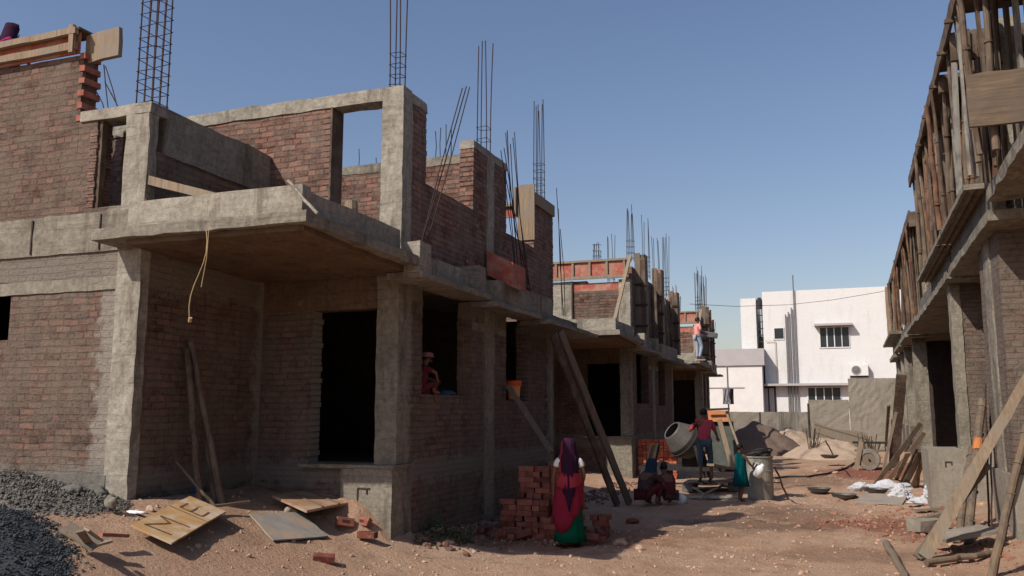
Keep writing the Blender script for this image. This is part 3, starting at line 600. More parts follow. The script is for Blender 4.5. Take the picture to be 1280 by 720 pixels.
# ------------------------------------------------------------------ far buildings
WB = empty('white_building', (-.4, 54, 0), 'white two storey building with vertical pipes behind the boundary wall', 'building')
B3([(-3.85, 6.5, 54, 64, 0, 8.98)]).build('wall', 'white', WB)
B3([(-5.2, -4.28, 54.6, 58, 0, 8.7)]).build('stair_tower', 'white', WB)
B3([(-4.28, -3.85, 56.5, 57, 0, 6.5)]).build('stair_wall', 'greypaint', WB)
B3([(-4.4, 1.1, 53.4, 54.01, 3.32, 3.45)]).build('sunshade', 'greypaint', WB)
B3([(-.95, 1.15, 53.45, 54.01, 6.78, 6.9)]).build('sunshade', 'greypaint', WB)
def window(x0, x1, z0, z1, n, r, y=54.):
    w_ = B3([(x0-.05, x1+.05, y-.04, y-.003, z0-.06, z0), (x0-.05, x1+.05, y-.04, y-.003, z1, z1+.05)]+[(x0-.05+(x1-x0+.05)*i/n, x0+.03+(x1-x0+.0)*i/n, y-.05, y-.003, z0, z1) for i in range(n+1)]).build('window', 'white', r)
    B3([(x0, x1, y-.02, y-.006, z0, z1)]).build('pane', 'glass', w_)
window(-.68, .92, 5.55, 6.7, 4, WB); window(-1.5, .3, 2.3, 3.2, 4, WB); window(-3.25, -2.7, 6.12, 6.75, 1, WB)
d_o = B3([(-4.12, -3.28, 53.95, 53.99, 1.6, 3.3)]).build('door', 'dark', WB); B3([(-4.02, -3.74, 53.93, 53.949, 1.7, 3.2), (-3.66, -3.38, 53.93, 53.949, 1.7, 3.2)]).build('door_leaf', 'greypaint', d_o)
for i, (x, z) in enumerate(((-2.56, 7.55), (-2.4, 7.7), (-2.22, 7.95), (-2.05, 9.9))):
    MB().tube([(x, 53.88, 1.7), (x+.02, 53.88, z)], .035, 8).build('drain_pipe', 'pipe', WB)
MB().tube([(-3.2, 53.9, 3.5), (-3.2, 53.9, 6.0), (-3.75, 53.9, 6.0)], .02, 6).build('drain_pipe', 'yellow', WB)
for i in range(7): pass
m = MB()
for i in range(7): m.bar((-4.27, 54.3, 5.6+i*.4), (-3.87, 54.3, 5.6+i*.4), .06)
m.bar((-4.24, 54.3, 5.5), (-4.24, 54.3, 8.1), .05).bar((-3.92, 54.3, 5.5), (-3.92, 54.3, 8.1), .05); m.build('ladder', 'dark', WB)
t = empty('water_tank', (-4.07, 54.7, 8.05), 'small black water tank between the white tower and building', 'water tank')
MB().lathe([(.02, 0), (.2, 0), (.2, .5), (.14, .56), (.12, .62), (.02, .62)], (-4.07, 54.7, 8.05)).build('tank', 'dark', t); MB().lathe([(.02, 0), (.1, 0), (.1, .06), (.02, .06)], (-4.07, 54.7, 8.67)).build('lid', 'dark', t)
AN = empty('annex_building', (-6, 53, 0), 'low white annex with a grey parapet left of the white building', 'building')
B3([(-8.6, -3.95, 53, 58, 0, 4.5)]).build('wall', 'white2', AN); B3([(-7.2, -3.8, 52.9, 57, 4.52, 5.5)]).build('parapet', 'greypaint', AN)
B3([(-8.5, -5, 52.96, 52.998, 3.2, 3.26)]).build('moulding', 'greypaint', AN)
B3([(-7.7, -7.4, 52.8, 53, 3.6, 5.0), (-8.3, -7.75, 52.7, 52.9, 3.9, 4.9)]).build('balcony', 'pipe', AN)
YB = empty('yellow_house', (-10, 66, 0), 'pale house with yellow painted balcony seen in the gap between buildings', 'house')
B3([(-14, -7.6, 66, 72, 0, 5.6)]).build('wall', 'white2', YB); B3([(-12, -7.5, 65.6, 65.99, 1.9, 2.7), (-12, -7.5, 65.6, 65.99, 3.6, 4.4)]).build('balcony', 'yellow', YB); B3([(-12, -7.5, 65.3, 65.99, 3.2, 3.35)]).build('ledge', 'greypaint', YB)
ac = empty('air_conditioner', (1.3, 53.8, 3.8), 'white air conditioner unit hung on the white wall', 'air conditioner')
B3([(.85, 1.85, 53.55, 53.97, 3.85, 4.5)]).build('casing', 'white2', ac, bevel=.03)
MB().lathe([(.26, 0), (.26, .03), (.22, .03), (.22, .0)], (1.2, 53.55, 4.17), (0, -1, 0)).build('fan_ring', 'greypaint', ac)
MB().lathe([(.21, 0), (.21, .012), (.03, .03)], (1.2, 53.545, 4.17), (0, -1, 0)).build('fan_grille', 'pipe', ac); B3([(.85, 1.85, 53.7, 53.99, 3.78, 3.82)]).build('bracket', 'dark', ac)
bw = empty('boundary_wall', (-1, 44, 0), 'grey cement boundary wall rising in steps across the street end', 'wall')
for a in ((-9, -1.22, 1.8), (-1.22, .6, 2.37), (.6, 6, 3.36)): B3([(a[0], a[1]-.02, 44, 44.2, -.2, a[2])]).build('wall_panel', 'cement_wall', bw, rough=.02)
B3([(-3.5, -3.45, 43.97, 44.01, .2, 1.8), (-1.27, -1.2, 43.95, 44.0, .4, 2.2)]).build('joint', 'void', bw)
m = MB(); P = [atY(862, 380, 36), atY(920, 383, 40), atY(985, 381, 44), atY(1040, 375, 44), atY(1100, 365, 42), atY(1112, 362, 41)]; m.tube(P, .011, 5); tag(m.build('overhead_cable', 'wire'), 'thin black cable strung across the street end', 'cable')
up = empty('utility_post', atY(911, 512, 50), 'thin grey post with laundry beside the annex', 'post')
MB().tube([(atY(911, 512, 50).x, 50, 0), (atY(909, 458, 50).x, 50, atY(909, 458, 50).z)], .045, 8).build('post', 'pipe', up); MB().tube([atY(905, 458, 50), atY(913, 458, 50)], .03, 6).build('arm', 'pipe', up)
for i, (px, c, lb) in enumerate(((906, 'greypaint', 'grey shirt hung left of the thin post'), (910, 'sacks', 'faded cloth hung at the thin post'), (914, 'dark', 'dark blue cloth hung right of the thin post'))):
    q = atY(px, 486, 49.8); bm = MB(); bm.loft([[q+Vector((-.12+.06*j, .05*math.sin(j*2.+k), -k*.17)) for j in range(5)] for k in range(6)], closed=False)
    tag(bm.build('laundry', c, solid=.01), lb, 'laundry', 'laundry by the annex')
# ------------------------------------------------------------------ heaps
def heap(name, c, rx, ry, h, mat, label, cat, amp=.08, kind=None, pw=1.4, n=46):
    bm = bmesh.new(); V = []
    for i in range(n+1):
        row = []
        for j in range(n+1):
            x = (j/n*2-1); y = (i/n*2-1); d = math.hypot(x, y); X = c[0]+x*rx; Y_ = c[1]+y*ry
            k = max(0, 1-d)**1. * (1+.35*noise.noise(Vector((X*.8, Y_*.8, 1)))); z = h*k**(1/pw)*1.0 if k > 0 else 0
            z += amp*noise.noise(Vector((X*2.2, Y_*2.2, 5)))*min(1, k*4)+amp*.4*noise.noise(Vector((X*7, Y_*7, 2)))*min(1, k*4)
            row.append(bm.verts.new((X, Y_, gh(X, Y_)-.06+z)))
        V.append(row)
    for i in range(n):
        for j in range(n): bm.faces.new((V[i][j], V[i][j+1], V[i+1][j+1], V[i+1][j]))
    o = mesh_obj(name, bm, mat, None, True, (c[0], c[1], gh(c[0], c[1]))); return tag(o, label, cat, kind=kind)
heap('sand_heap', (atY(985, 540, 42).x, 42), 2.1, 2.2, 1.15, 'sand', 'pale sand heap against the low boundary wall right of the dark heap', 'sand heap', .2)
heap('grit_heap', (atY(941, 540, 40.6).x, 40.6), 2.4, 2.3, 1.4, 'darksand', 'tall dark grit heap in front of the low boundary wall', 'grit heap', .12)
p = ag(1040, 575); heap('sand_heap', (p.x-.1, p.y+2.5), 1.9, 2.6, .85, 'sand', 'low pale sand heap with a pan on it in front of the slatted mat', 'sand heap', .1)
p = ag(462, 655); heap('dirt_mound', (ag(458, 652).x, ag(458, 652).y), .7, .6, .34, 'ground', 'small reddish dirt mound against the plinth corner', 'dirt mound', .12)
def hz(c, rx, ry, h, x, y):
    d = math.hypot((x-c[0])/rx, (y-c[1])/ry); k = max(0, 1-d); return gh(x, y)-.05+h*k**.8
def gravel(c, rx, ry, h, n, s0, s1, mat, label, nm):
    s1 *= 1.2
    o = heap(nm+'_core', c, rx, ry, h-.02, mat, None, None, .03, 'stuff', 1.25, 30); o['label'] = label+', packed core'
    def f():
        a = random.uniform(0, 6.283); d = random.random()**.5*1.02; x = c[0]+math.cos(a)*d*rx; y = c[1]+math.sin(a)*d*ry
        if y > 7.66 and x < -7.3: return None
        return Vector((x, y, hz(c, rx, ry, h, x, y)+random.uniform(-.01, .02)))
    V, F = stones(n, f, s0, s1, .9)
    me = bpy.data.meshes.new(nm); me.from_pydata(V, [], F); me.materials.append(M[mat]); g = bpy.data.objects.new(nm, me); COL.objects.link(g)
    tag(g, label, None, kind='stuff'); o.parent = g
    o.name = 'heap_core'; del o['label']
p = ag(105, 640); gravel((-8.25, 7.0), 1.55, .9, .33, 8500, .008, .022, 'stone_lt', 'light grey gravel spread along the foot of the brick wall', 'gravel')
gravel((-7.6, 5.1), 2.2, 1.45, .28, 14000, .007, .019, 'stone_dk', 'dark crushed gravel heap in the bottom left corner', 'gravel')
# rocks by the corner
def rock(p, s, mat, label, cat='stone', name='stone', sq=(1, .8, .6), group=None):
    bm = bmesh.new(); bmesh.ops.create_icosphere(bm, subdivisions=3, radius=1)
    o_ = random.uniform(0, 50)
    for v in bm.verts:
        q = v.co.copy(); k = 1+.45*noise.noise(q*1.1+Vector((o_, 0, 0)))+.15*noise.noise(q*3+Vector((o_, 0, 0)))
        v.co = Vector((q.x*sq[0], q.y*sq[1], max(q.z, -.5)*sq[2]))*s*k+Vector(p)+Vector((0, 0, s*sq[2]*.4))
    return tag(mesh_obj(name, bm, mat, smooth=True), label, cat, group)
rock(up_(88, 616, .12), .11, 'conc_dk', 'dark rounded rock on the light gravel by the wall', sq=(1.2, .7, .5)); rock(up_(139, 634, .03), .075, 'conc', 'grey rock leaning on the foot of the corner column', sq=(.8, .7, 1.2))
rock(up_(120, 618, .08), .12, 'conc_dk', 'small grey rock beside the column foot')
rock(ag(362, 641), .075, 'conc_lt', 'cream stone between the two boards on the dirt', sq=(1.2, .8, .8)); rock(ag(1190, 683), .05, 'sand', 'yellowish stone near the forked plank'); rock(ag(1196, 701), .07, 'sand', 'cream stone under the lying pole')
for q, lb in ((atZ(560, 690, 0), 'grey chunk left of the brick stack'), (atZ(545, 682, 0), 'flat pale stone near the weeds'), (atZ(775, 684, 0), 'pale clod right of the woman'), (atZ(800, 689, 0), 'round clod farther right of the woman'), (atZ(1020, 590, 0), 'reddish clod before the low sand heap'), (atZ(1045, 592, 0), 'dark clod beside the brick dust')):
    q.z = gh(q.x, q.y); rock(q, random.uniform(.06, .1), 'rubble', lb)
# ------------------------------------------------------------------ boards on the dirt
def quadboard(name, P, th, mat, label, cat='board', rough=.003, div=6):
    """P = four corners (world), counter-clockwise; a board of real thickness"""
    P = [Vector(p) for p in P]; n = (P[1]-P[0]).cross(P[3]-P[0]).normalized()
    if n.z < 0: n = -n
    m = MB(); a = [m.bm.verts.new(p) for p in P]; b = [m.bm.verts.new(p+n*th) for p in P]
    m.bm.faces.new(a[::-1]); m.bm.faces.new(b)
    for i in range(4): m.bm.faces.new((a[i], a[(i+1) % 4], b[(i+1) % 4], b[i]))
    r = empty(name, sum(P, Vector())/4, label, cat); m.build('panel', mat, r, rough=rough); return r, n
def para(p0, p1, p3): p0, p1, p3 = Vector(p0), Vector(p1), Vector(p3); return [p0, p1, p1+p3-p0, p3]
A, B_, C_, D_ = up_(163, 658, .03), up_(214, 681, .05), up_(282, 639, .07), up_(237, 624, .03)
P = [A, B_, B_+(D_-A)*.5+(C_-B_)*.5, A+(D_-A)*.5+(C_-B_)*.5]
r, n = quadboard('plywood_sheet', P, .018, 'ply', 'orange plywood sheet marked ME lying by the porch', 'plywood sheet')
def onb(u, v, dz=.021): return P[0]+(P[3]-P[0])*u+(P[1]-P[0])*v+n*dz
def stroke(u0, v0, u1, v1, mb): a, b = onb(u0, v0), onb(u1, v1); mb.bar(a, b, .024, .003, up=n)
m = MB()
for s in ((.1, .18, .12, .8), (.1, .18, .3, .5), (.3, .5, .36, .17), (.36, .17, .38, .88)): stroke(*s, m)
m.build('painted_letter', 'ply_mark', r)
m = MB()
for s in ((.68, .2, .68, .78), (.68, .2, .82, .2), (.68, .48, .80, .48), (.68, .78, .82, .78)): stroke(*s, m)
m.build('painted_letter', 'ply_mark', r)
m = MB(); a, b = onb(.62, .0), onb(.62, 1.); m.bar(a, b, .008, .003, up=n); m.build('sheet_joint', 'wood_dk', r)
P2 = para(up_(383, 641, .07), up_(446, 629, .08), up_(340, 622, .03))
r, n2 = quadboard('brown_board', P2, .03, 'ply_br', 'brown ribbed shutter board propped before the doorstep', 'board')
for t in (.3, .62, .95):
    a = P2[0]+(P2[1]-P2[0])*t+n2*.03; b = a+(P2[3]-P2[0]); MB().bar(a, b, .03, .025, up=n2).build('batten', 'wood', r)
P3 = para(ag(341, 679)+Vector((0, 0, .02)), ag(409, 674)+Vector((0, 0, .02)), ag(311, 647)+Vector((0, 0, .03)))
quadboard('grey_sheet', P3, .015, 'sheet', 'flat grey metal sheet lying on the sunlit dirt', 'metal sheet', .004)
m = MB(); r = empty('broken_crate', atZ(115, 680, .6), 'splintered yellow planks of a broken crate beside the gravel', 'broken crate')
for i, (a, b, z1, z2, w_) in enumerate((((82, 658), (122, 684), .62, .6, .16), ((108, 662), (125, 674), .66, .64, .12), ((120, 682), (140, 676), .6, .62, .07), ((100, 664), (112, 680), .66, .6, .06))):
    MB().bar(up_(*a, (z1-.6)+.05), up_(*b, (z2-.6)+.05), w_, .02, up=(0, -.3, 1)).build('plank', 'wood_lt', r, rough=.006)
MB().bar(up_(126, 668, .06), up_(158, 670, .05), .09, .03).build('red_plank', 'newbrick2', r, rough=.006)
# loose items near the porch
bag = rock(ag(236, 616), .12, 'blue_cl', 'dark blue bag slumped among the leaning poles', 'bag', 'bag', (1, .8, .9))
rock(ag(168, 642), .07, 'whitecl', 'scrap of white plastic beside the plywood sheet', 'plastic scrap', 'plastic_scrap', (1.6, .5, .35))
rock(ag(187, 639), .05, 'rubble', 'small stone beyond the plywood sheet edge', sq=(1, .6, .9))
def pole(name, a, b, r0, r1, mat, label, cat='pole', group=None, joints=0, segs=8, wob=.012):
    a, b = Vector(a), Vector(b); L = (b-a).length; pts = [a+(b-a)*i/segs+Vector((random.uniform(-wob, wob), random.uniform(-wob, wob), 0))*(0 if i in (0, segs) else 1) for i in range(segs+1)]
    m = MB().tube(pts, r0, 10, r2=r1)
    for j in range(joints):
        t = (j+.7)/joints; q = a+(b-a)*t; d = (b-a).normalized()*.008; m.tube([q-d, q+d], (r0+(r1-r0)*t)*1.15, 10)
    return tag(m.build(name, mat, smooth=False), label, cat, group)
pole('bamboo_pole', ag(277, 630), atX(238, 428, -7.31), .045, .035, 'bamboo', 'pale bamboo pole leaning right of the pair in the porch', 'bamboo pole', 'poles leaning in the porch', 6)
pole('bamboo_pole', ag(250, 627), atX(233, 436, -7.3), .04, .035, 'wood_dk', 'dark upright pole leaning nearest the corner column', 'bamboo pole', 'poles leaning in the porch', 4)
pole('bamboo_pole', ag(268, 628), atX(247, 470, -7.25), .03, .025, 'wood_dk', 'short dark stick between the two tall porch poles', 'bamboo pole', 'poles leaning in the porch')
pole('short_stick', ag(268, 632), atX(220, 577, -7.2), .02, .015, 'bamboo', 'thin stick slanting left behind the porch poles', 'stick'); pole('short_stick', up_(244, 636, .04), up_(312, 627, .04), .02, .015, 'wood_lt', 'pale stick lying at the foot of the porch poles', 'stick')
a = atY(258, 288, 7.28); b = atY(238, 397, 7.28)
m = MB(); m.tube([a+(b-a)*t/8+Vector((.05*math.sin(t*.75), 0, 0)) for t in range(9)], .0055, 6).tube([a+Vector((.03, 0, 0)), a+Vector((.02, 0, -.3)), a+Vector((-.03, 0, -.6))], .005, 5).tube([b, b+Vector((-.02, .02, -.04))], .02, 6)
tag(m.build('hanging_rope', 'rope'), 'frayed yellow rope hanging from the porch canopy edge', 'rope')
tag(MB().bar(atY(188, 226, 7.75), atY(282, 250, 7.75), .1, .1).build('timber_beam', 'wood_lt', rough=.01), 'pale timber beam slanting across the terrace above the canopy', 'timber beam')
pole('white_pipe', atY(397, 267, 7.26), atY(360, 226, 7.4), .017, .017, 'conc_lt', 'white pipe sticking up from the canopy corner', 'pipe')
pole('log_stump', atY(440, 280, 9.2), atY(439, 252, 9.2), .085, .08, 'wood_lt', 'short sawn log standing on the canopy edge', 'log', segs=3)
pole('form_strip', atY(183, 248, 7.6), atY(181, 300, 7.6), .018, .018, 'rust_or', 'rusty strip hanging beside the corner column at the canopy', 'metal strip')
# long planks leaning from the slab
LP = 'long planks leaning on the near left house'
for i, (a, b, lb) in enumerate((((691, 418), (772, 632), 'dark long plank leaning left of its pair behind the woman'), ((700, 414), (787, 630), 'lighter long plank leaning right of its pair behind the woman'))):
    A1 = atX(a[0], a[1], -4.7); B1 = atZ(*b, .0); tag(MB().bar(B1, A1, .17, .05, up=(1, -.3, 0)).build('long_plank', 'wood' if i else 'wood_dk', rough=.006), lb, 'plank', LP)
tag(MB().bar(atZ(690, 566, 1.15), atX(636, 483, -5.15), .14, .07, up=(1, 0, 0)).build('timber_beam', 'wood', rough=.006), 'grey timber leaning from the brick stack to the window bucket', 'timber beam')
bk = empty('plastic_bucket', atX(642, 503, -5.37), 'orange paint bucket with red rim standing in the window', 'bucket')
q = atX(642, 503, -5.37); MB().lathe([(.10, 0), (.13, .3), (.13, .3), (.12, .3), (.095, .01)], (q.x, q.y, 2.02)).build('pail', 'peach', bk, smooth=False)
MB().lathe([(.134, .24), (.138, .24), (.138, .33), (.12, .33), (.12, .24)], (q.x, q.y, 2.02)).build('rim', 'orange', bk)
# ------------------------------------------------------------------ bricks (each its own object)
def brick_mesh():
    m = MB().box(-.115, .115, -.055, .055, 0, .075)
    bmesh.ops.bevel(m.bm, geom=m.bm.edges[:], offset=.004, segments=1, affect='EDGES'); me = bpy.data.meshes.new('brick'); m.bm.to_mesh(me); m.bm.free(); return me
bme = {k: brick_mesh() for k in ('newbrick', 'newbrick2')}
for k, v in bme.items(): v.materials.append(M[k])
def brick(p, rz, kind, label, group, tilt=(0, 0)):
    o = bpy.data.objects.new('brick', bme[kind]); COL.objects.link(o); o.location = p; o.rotation_euler = (tilt[0], tilt[1], rz); return tag(o, label, 'brick', group)
S1L, S1G = 'red brick in the loose stack beside the woman', 'bricks stacked beside the woman'
base = atZ(674, 674, 0); bx, by = base.x, base.y
g0 = gh(bx, by)
def stack(cx, cy, nx, ny, nz, taper=0):
    for k in range(nz):
        for i in range(nx):
            for j in range(ny):
                if (i in (0, nx-1) or j in (0, ) or k == nz-1) and random.random() > taper*k/nz:
                    rz = random.uniform(-.16, .16) + (math.pi/2 if k % 2 else 0)
                    w_, d_ = .245, .245
                    if k % 2: brick((cx+(i-.5)*w_+random.uniform(-.03, .03)-.0, cy+j*d_, g0+.077*k), rz, 'newbrick2', S1L, S1G); brick((cx+(i-.5)*w_+.12, cy+j*d_, g0+.077*k), rz, 'newbrick2', S1L, S1G)
                    else: brick((cx+(i-.25)*w_+random.uniform(-.012, .012), cy+(j)*d_-.06, g0+.077*k), rz, 'newbrick2', S1L, S1G)
stack(bx-.18, by+.25, 2, 1, 13); stack(bx+.28, by+.3, 2, 1, 14); stack(bx-.4, by+.05, 3, 1, 7); stack(bx+.3, by-.05, 2, 1, 4); stack(bx+.85, by+.5, 1, 1, 4)
for i in range(26):
    x = bx+random.uniform(-.75, .95); y = by+random.uniform(-.5, .15); brick((x, y, gh(x, y)+random.choice((0, .02, .07))), random.uniform(0, 3), 'newbrick2', S1L, S1G, (random.uniform(-.3, .3), random.uniform(-.3, .3)))
q = atZ(794, 588, 0); sx = -5.1; sy = 24.05
for k in range(13):
    for i in range(9):
        v = (k+i) % 3 == 0
        o = brick((sx+i*.118+random.uniform(-.006, .006), sy+random.uniform(-.03, .02), .02+.08*k), math.pi/2+random.uniform(-.04, .04), 'newbrick', 'bright orange brick in the square stack behind the mixer', 'orange bricks stacked behind the mixer')
bpos = ((ag(429, 663), .9, (1.1, .2), 'brick standing on edge leftmost of three by the mound'), (ag(455, 663), -.2, (1.0, 0), 'stamped brick leaning on the dirt mound, upper of the three'), (ag(459, 678), .05, (0, 0), 'brick lying flat nearest the camera before the mound'))
for p, rz, tl, lb in bpos:
    p.z = gh(p.x, p.y)+.05+.03*(tl[0] > 0); o = brick(p, rz, 'newbrick2', lb, 'loose bricks by the dirt mound', tl)
    f = MB().box(-.05, .05, -.02, .02, .0745, .077).box(-.04, -.01, -.012, .012, .0765, .078); me = bpy.data.meshes.new('frog'); f.bm.to_mesh(me); f.bm.free(); me.materials.append(M['frog']); fo = bpy.data.objects.new('brick_frog', me); COL.objects.link(fo); fo.parent = o
p = ag(404, 702); brick(p, .6, 'newbrick2', 'single brick piece lying alone on the sunlit dirt', 'loose bricks by the dirt mound', (.2, .1))
p = ag(790, 655); brick(p, 1.2, 'newbrick2', 'small brick standing alone right of the woman', 'loose bricks on the street', (.3, 0))
# ------------------------------------------------------------------ weeds
def weeds(c, n, sp, h, label):
    V, F = [], []
    for _ in range(n):
        x = c.x+random.gauss(0, sp); y = c.y+random.gauss(0, sp*.6); z = gh(x, y); a = random.uniform(0, 6.28); hh = h*random.uniform(.3, 1)
        p = Vector((x, y, z+hh*random.random())); d = Vector((math.cos(a), math.sin(a), random.uniform(.1, .9)))*.05; s_ = Vector((-math.sin(a), math.cos(a), 0))*.018
        b = len(V); V += [p, p+d*.5+s_, p+d, p+d*.5-s_]; F.append((b, b+1, b+2, b+3))
    stuff('weeds', V, F, 'leaf', label)
weeds(Vector((-4.95, 10.9, 0)), 420, .28, .28, 'low dark weeds growing at the foot of the near house wall')
# ------------------------------------------------------------------ concrete mixer
MC = ag(862, 612); MX, MY = -3.75, 21.9
mx = empty('concrete_mixer', (MX, MY, 0), 'old concrete mixer with pale drum and raised loading hopper', 'concrete mixer')
ax = Vector((-.55, -.45, .55)).normalized(); dc = atY(854, 550, MY)
MB().lathe([(a*.66, b*.66) for a, b in ((.05, -.62), (.42, -.6), (.62, -.3), (.64, .1), (.40, .58), (.36, .62), (.33, .6), (.55, .1), (.5, -.3))], dc, ax, 28).build('mixing_drum', 'drum', mx, smooth=False)
MB().lathe([(.43, -.1), (.46, -.1), (.46, -.04), (.43, -.04)], dc, ax, 32).build('ring_gear', 'dark', mx)
m = MB()
for sx_ in (-.75, .75):
    for sy_ in (-.5, .5): m.bar((MX+sx_, MY+sy_, .1), (MX+sx_*.7, MY+sy_*.7, 1.0), .08)
m.bar((MX-.8, MY-.5, .45), (MX+1.6, MY-.5, .45), .09).bar((MX-.8, MY+.5, .45), (MX+1.6, MY+.5, .45), .09).bar((MX-.8, MY-.5, .45), (MX-.8, MY+.5, .45), .09); m.build('frame', 'dark', mx)
def wheel(c, r_, w_, parent, ax=(0, 1, 0), rim='dark', mat='rubber'):
    wv = MB().lathe([(r_*.62, -w_/2), (r_*.95, -w_/2), (r_, -w_*.3), (r_, w_*.3), (r_*.95, w_/2), (r_*.62, w_/2), (r_*.62, -w_/2)], c, ax, 24, caps=False).build('wheel', mat, parent)
    MB().lathe([(.02, -w_*.3), (r_*.63, -w_*.3), (r_*.63, w_*.3), (r_*.2, w_*.2), (r_*.18, w_*.45), (.02, w_*.45)], c, ax, 20).build('rim', rim, wv); return wv
wheel(Vector((MX-.5, MY-.68, .28)), .28, .12, mx, mat='dark'); wheel(Vector((MX-.5, MY+.68, .28)), .28, .12, mx, mat='dark')
MB().box(MX+.1, MX+.6, MY+.1, MY+.5, .5, .95).build('engine_box', 'dark', mx, bevel=.03)
H0 = [atY(888, 590, MY-.3), atY(925, 588, MY-.3), atY(914, 527, MY+.25), atY(889, 527, MY+.25)]
m = MB(); a = [m.bm.verts.new(p) for p in H0]; b = [m.bm.verts.new(p+Vector((0, .35, 0))) for p in H0]; m.bm.faces.new(a); m.bm.faces.new(b[::-1])
for i in range(4): m.bm.faces.new((a[i], b[i], b[(i+1) % 4], a[(i+1) % 4]))
m.build('hopper', 'iron_green', mx, rough=.01)
m = MB(); P4 = [atY(884, 513, MY+.2), atY(908, 513, MY+.2), atY(911, 527, MY+.1), atY(886, 527, MY+.1)]; a = [m.bm.verts.new(p) for p in P4]; b = [m.bm.verts.new(p+Vector((0, .5, 0))) for p in P4]; m.bm.faces.new(a); m.bm.faces.new(b[::-1])
for i in range(4): m.bm.faces.new((a[i], b[i], b[(i+1) % 4], a[(i+1) % 4]))
m.build('hopper_lip', 'orange_p', mx)
MB().bar(atY(899, 524, MY-.45), atY(916, 587, MY-.55), .11, .06, up=(0, 1, 0)).build('hopper_rail', 'orange_p' if 0 else 'wood_lt', mx, rough=.005)
MB().bar(atY(908, 515, MY+.1), atY(924, 560, MY-.2), .05, .04, up=(0, 1, 0)).build('hopper_rail', 'wood_lt', mx)
MB().bar(atY(883, 512, MY), atY(912, 511, MY), .05, .05).build('top_bar', 'dark', mx)
# low timber platform the man stands on, with a steel base frame before it
pf = empty('timber_platform', (-2.7, 19.8, 0), 'low plank platform on stones beside the mixer', 'platform')
pa, pb = atZ(862, 601, .22), atZ(918, 600, .22)
for i in range(4): MB().bar(pa+Vector((0, -.35+i*.27, 0)), pb+Vector((0, -.35+i*.27, 0)), .22, .04).build('plank', random.choice(['wood_lt', 'wood']), pf, rough=.005)
for q in (pa, pb): MB().box(q.x-.12, q.x+.12, q.y-.35, q.y+.5, 0, .2).build('block', 'conc_dk', pf, rough=.01)
MB().bar(atZ(888, 581, .7), atZ(918, 587, .4), .15, .05).build('plank', 'wood_lt', pf)
sf = empty('steel_base_frame', ag(882, 617), 'pale bent steel angle frame lying before the platform', 'steel frame')
for a, b in (((862, 606), (880, 618)), ((880, 618), (905, 606)), ((880, 618), (876, 624)), ((866, 604), (905, 605)), ((872, 610), (898, 609))): MB().bar(atZ(*a, .12), atZ(*b, .06), .05, .03).build('angle_bar', 'conc_lt', sf)
rock(ag(895, 623), .32, 'conc_lt', 'spilled pale cement ridge in front of the platform', 'cement spill', 'cement_spill', (1.8, .5, .12))
rock(ag(853, 629), .1, 'whitecl', 'small white crumpled bag beside the squatting person', 'bag', 'crumpled_bag', (.8, .7, 1.2))
# ------------------------------------------------------------------ drum, jug stick, pans
dq = atZ(951, 623, 0); dr = empty('water_drum', dq, 'tall grey steel drum with a coiled hose on its rim', 'drum')
MB().lathe([(.27, 0), (.27, .28), (.28, .29), (.27, .30), (.27, .57), (.28, .58), (.27, .59), (.27, .84), (.29, .85), (.29, .88), (.255, .88), (.25, .1)], dq, n=30).build('body', 'drum_grey', dr, smooth=False)
MB().lathe([(.252, .7), (.01, .7)], dq, caps=False).build('water', 'glass', dr)
hs_ = MB()
for k, (cx_, rr_, zz) in enumerate(((0, .24, .93), (.05, .22, .98), (-.04, .25, .90))): hs_.tube([dq+Vector((cx_+rr_*math.cos(t*.42), rr_*math.sin(t*.42), zz+.06*math.cos(t*.42+1))) for t in range(16)], .018, 7)
tag(hs_.build('coiled_hose', 'dark'), 'black hose coiled on top of the grey drum', 'hose')
pole('wooden_stick', ag(985, 624), atZ(968, 582, .8), .02, .018, 'wood_dk', 'dark stick leaning against the right side of the drum', 'stick')
def pan(p, r_, label, stuffm=None, tilt=0):
    o = empty('metal_pan', p, label, 'pan', 'mortar pans on the ground')
    MB().lathe([(.02, .0), (r_*.55, .0), (r_*.85, .05), (r_, .11), (r_*1.05, .115), (r_*.98, .105), (r_*.83, .055), (r_*.52, .012), (.02, .012)], p+Vector((0, 0, .01)), (math.sin(tilt), 0, math.cos(tilt)), 26).build('bowl', 'metal', o)
    MB().lathe([(.01, .06), (r_*.84, .06)], p+Vector((0, 0, .015)), n=20, caps=False).build('mortar', 'sand', o)
pan(ag(1024, 617), .25, 'dark mortar pan farther left on the street'); pan(ag(1055, 625), .26, 'mortar pan right of and nearer than its twin'); pan(ag(1096, 618), .24, 'mortar pan beside the crumpled white sacks')
ps = atZ(1037, 571, .3); ps = Vector((ps.x, ps.y, hz((0, 0), 1, 1, 0, ps.x, ps.y)+.3)); pan(ps, .3, 'mortar pan resting on the low sand heap')
pole('shovel_handle', atZ(1041, 568, .42), atZ(1032, 551, 1.0), .02, .02, 'wood_dk', 'shovel handle standing up from the low sand heap', 'shovel')
# hose / cable on ground
m = MB(); pts = [ag(*q)+Vector((0, 0, .03)) for q in ((960, 600), (985, 597), (1010, 597), (1035, 593), (1058, 586), (1072, 577), (1062, 570))]; m.tube(pts, .03, 6); tag(m.build('ground_hose', 'dark'), 'dark hose curving over the dirt toward the cart', 'hose')
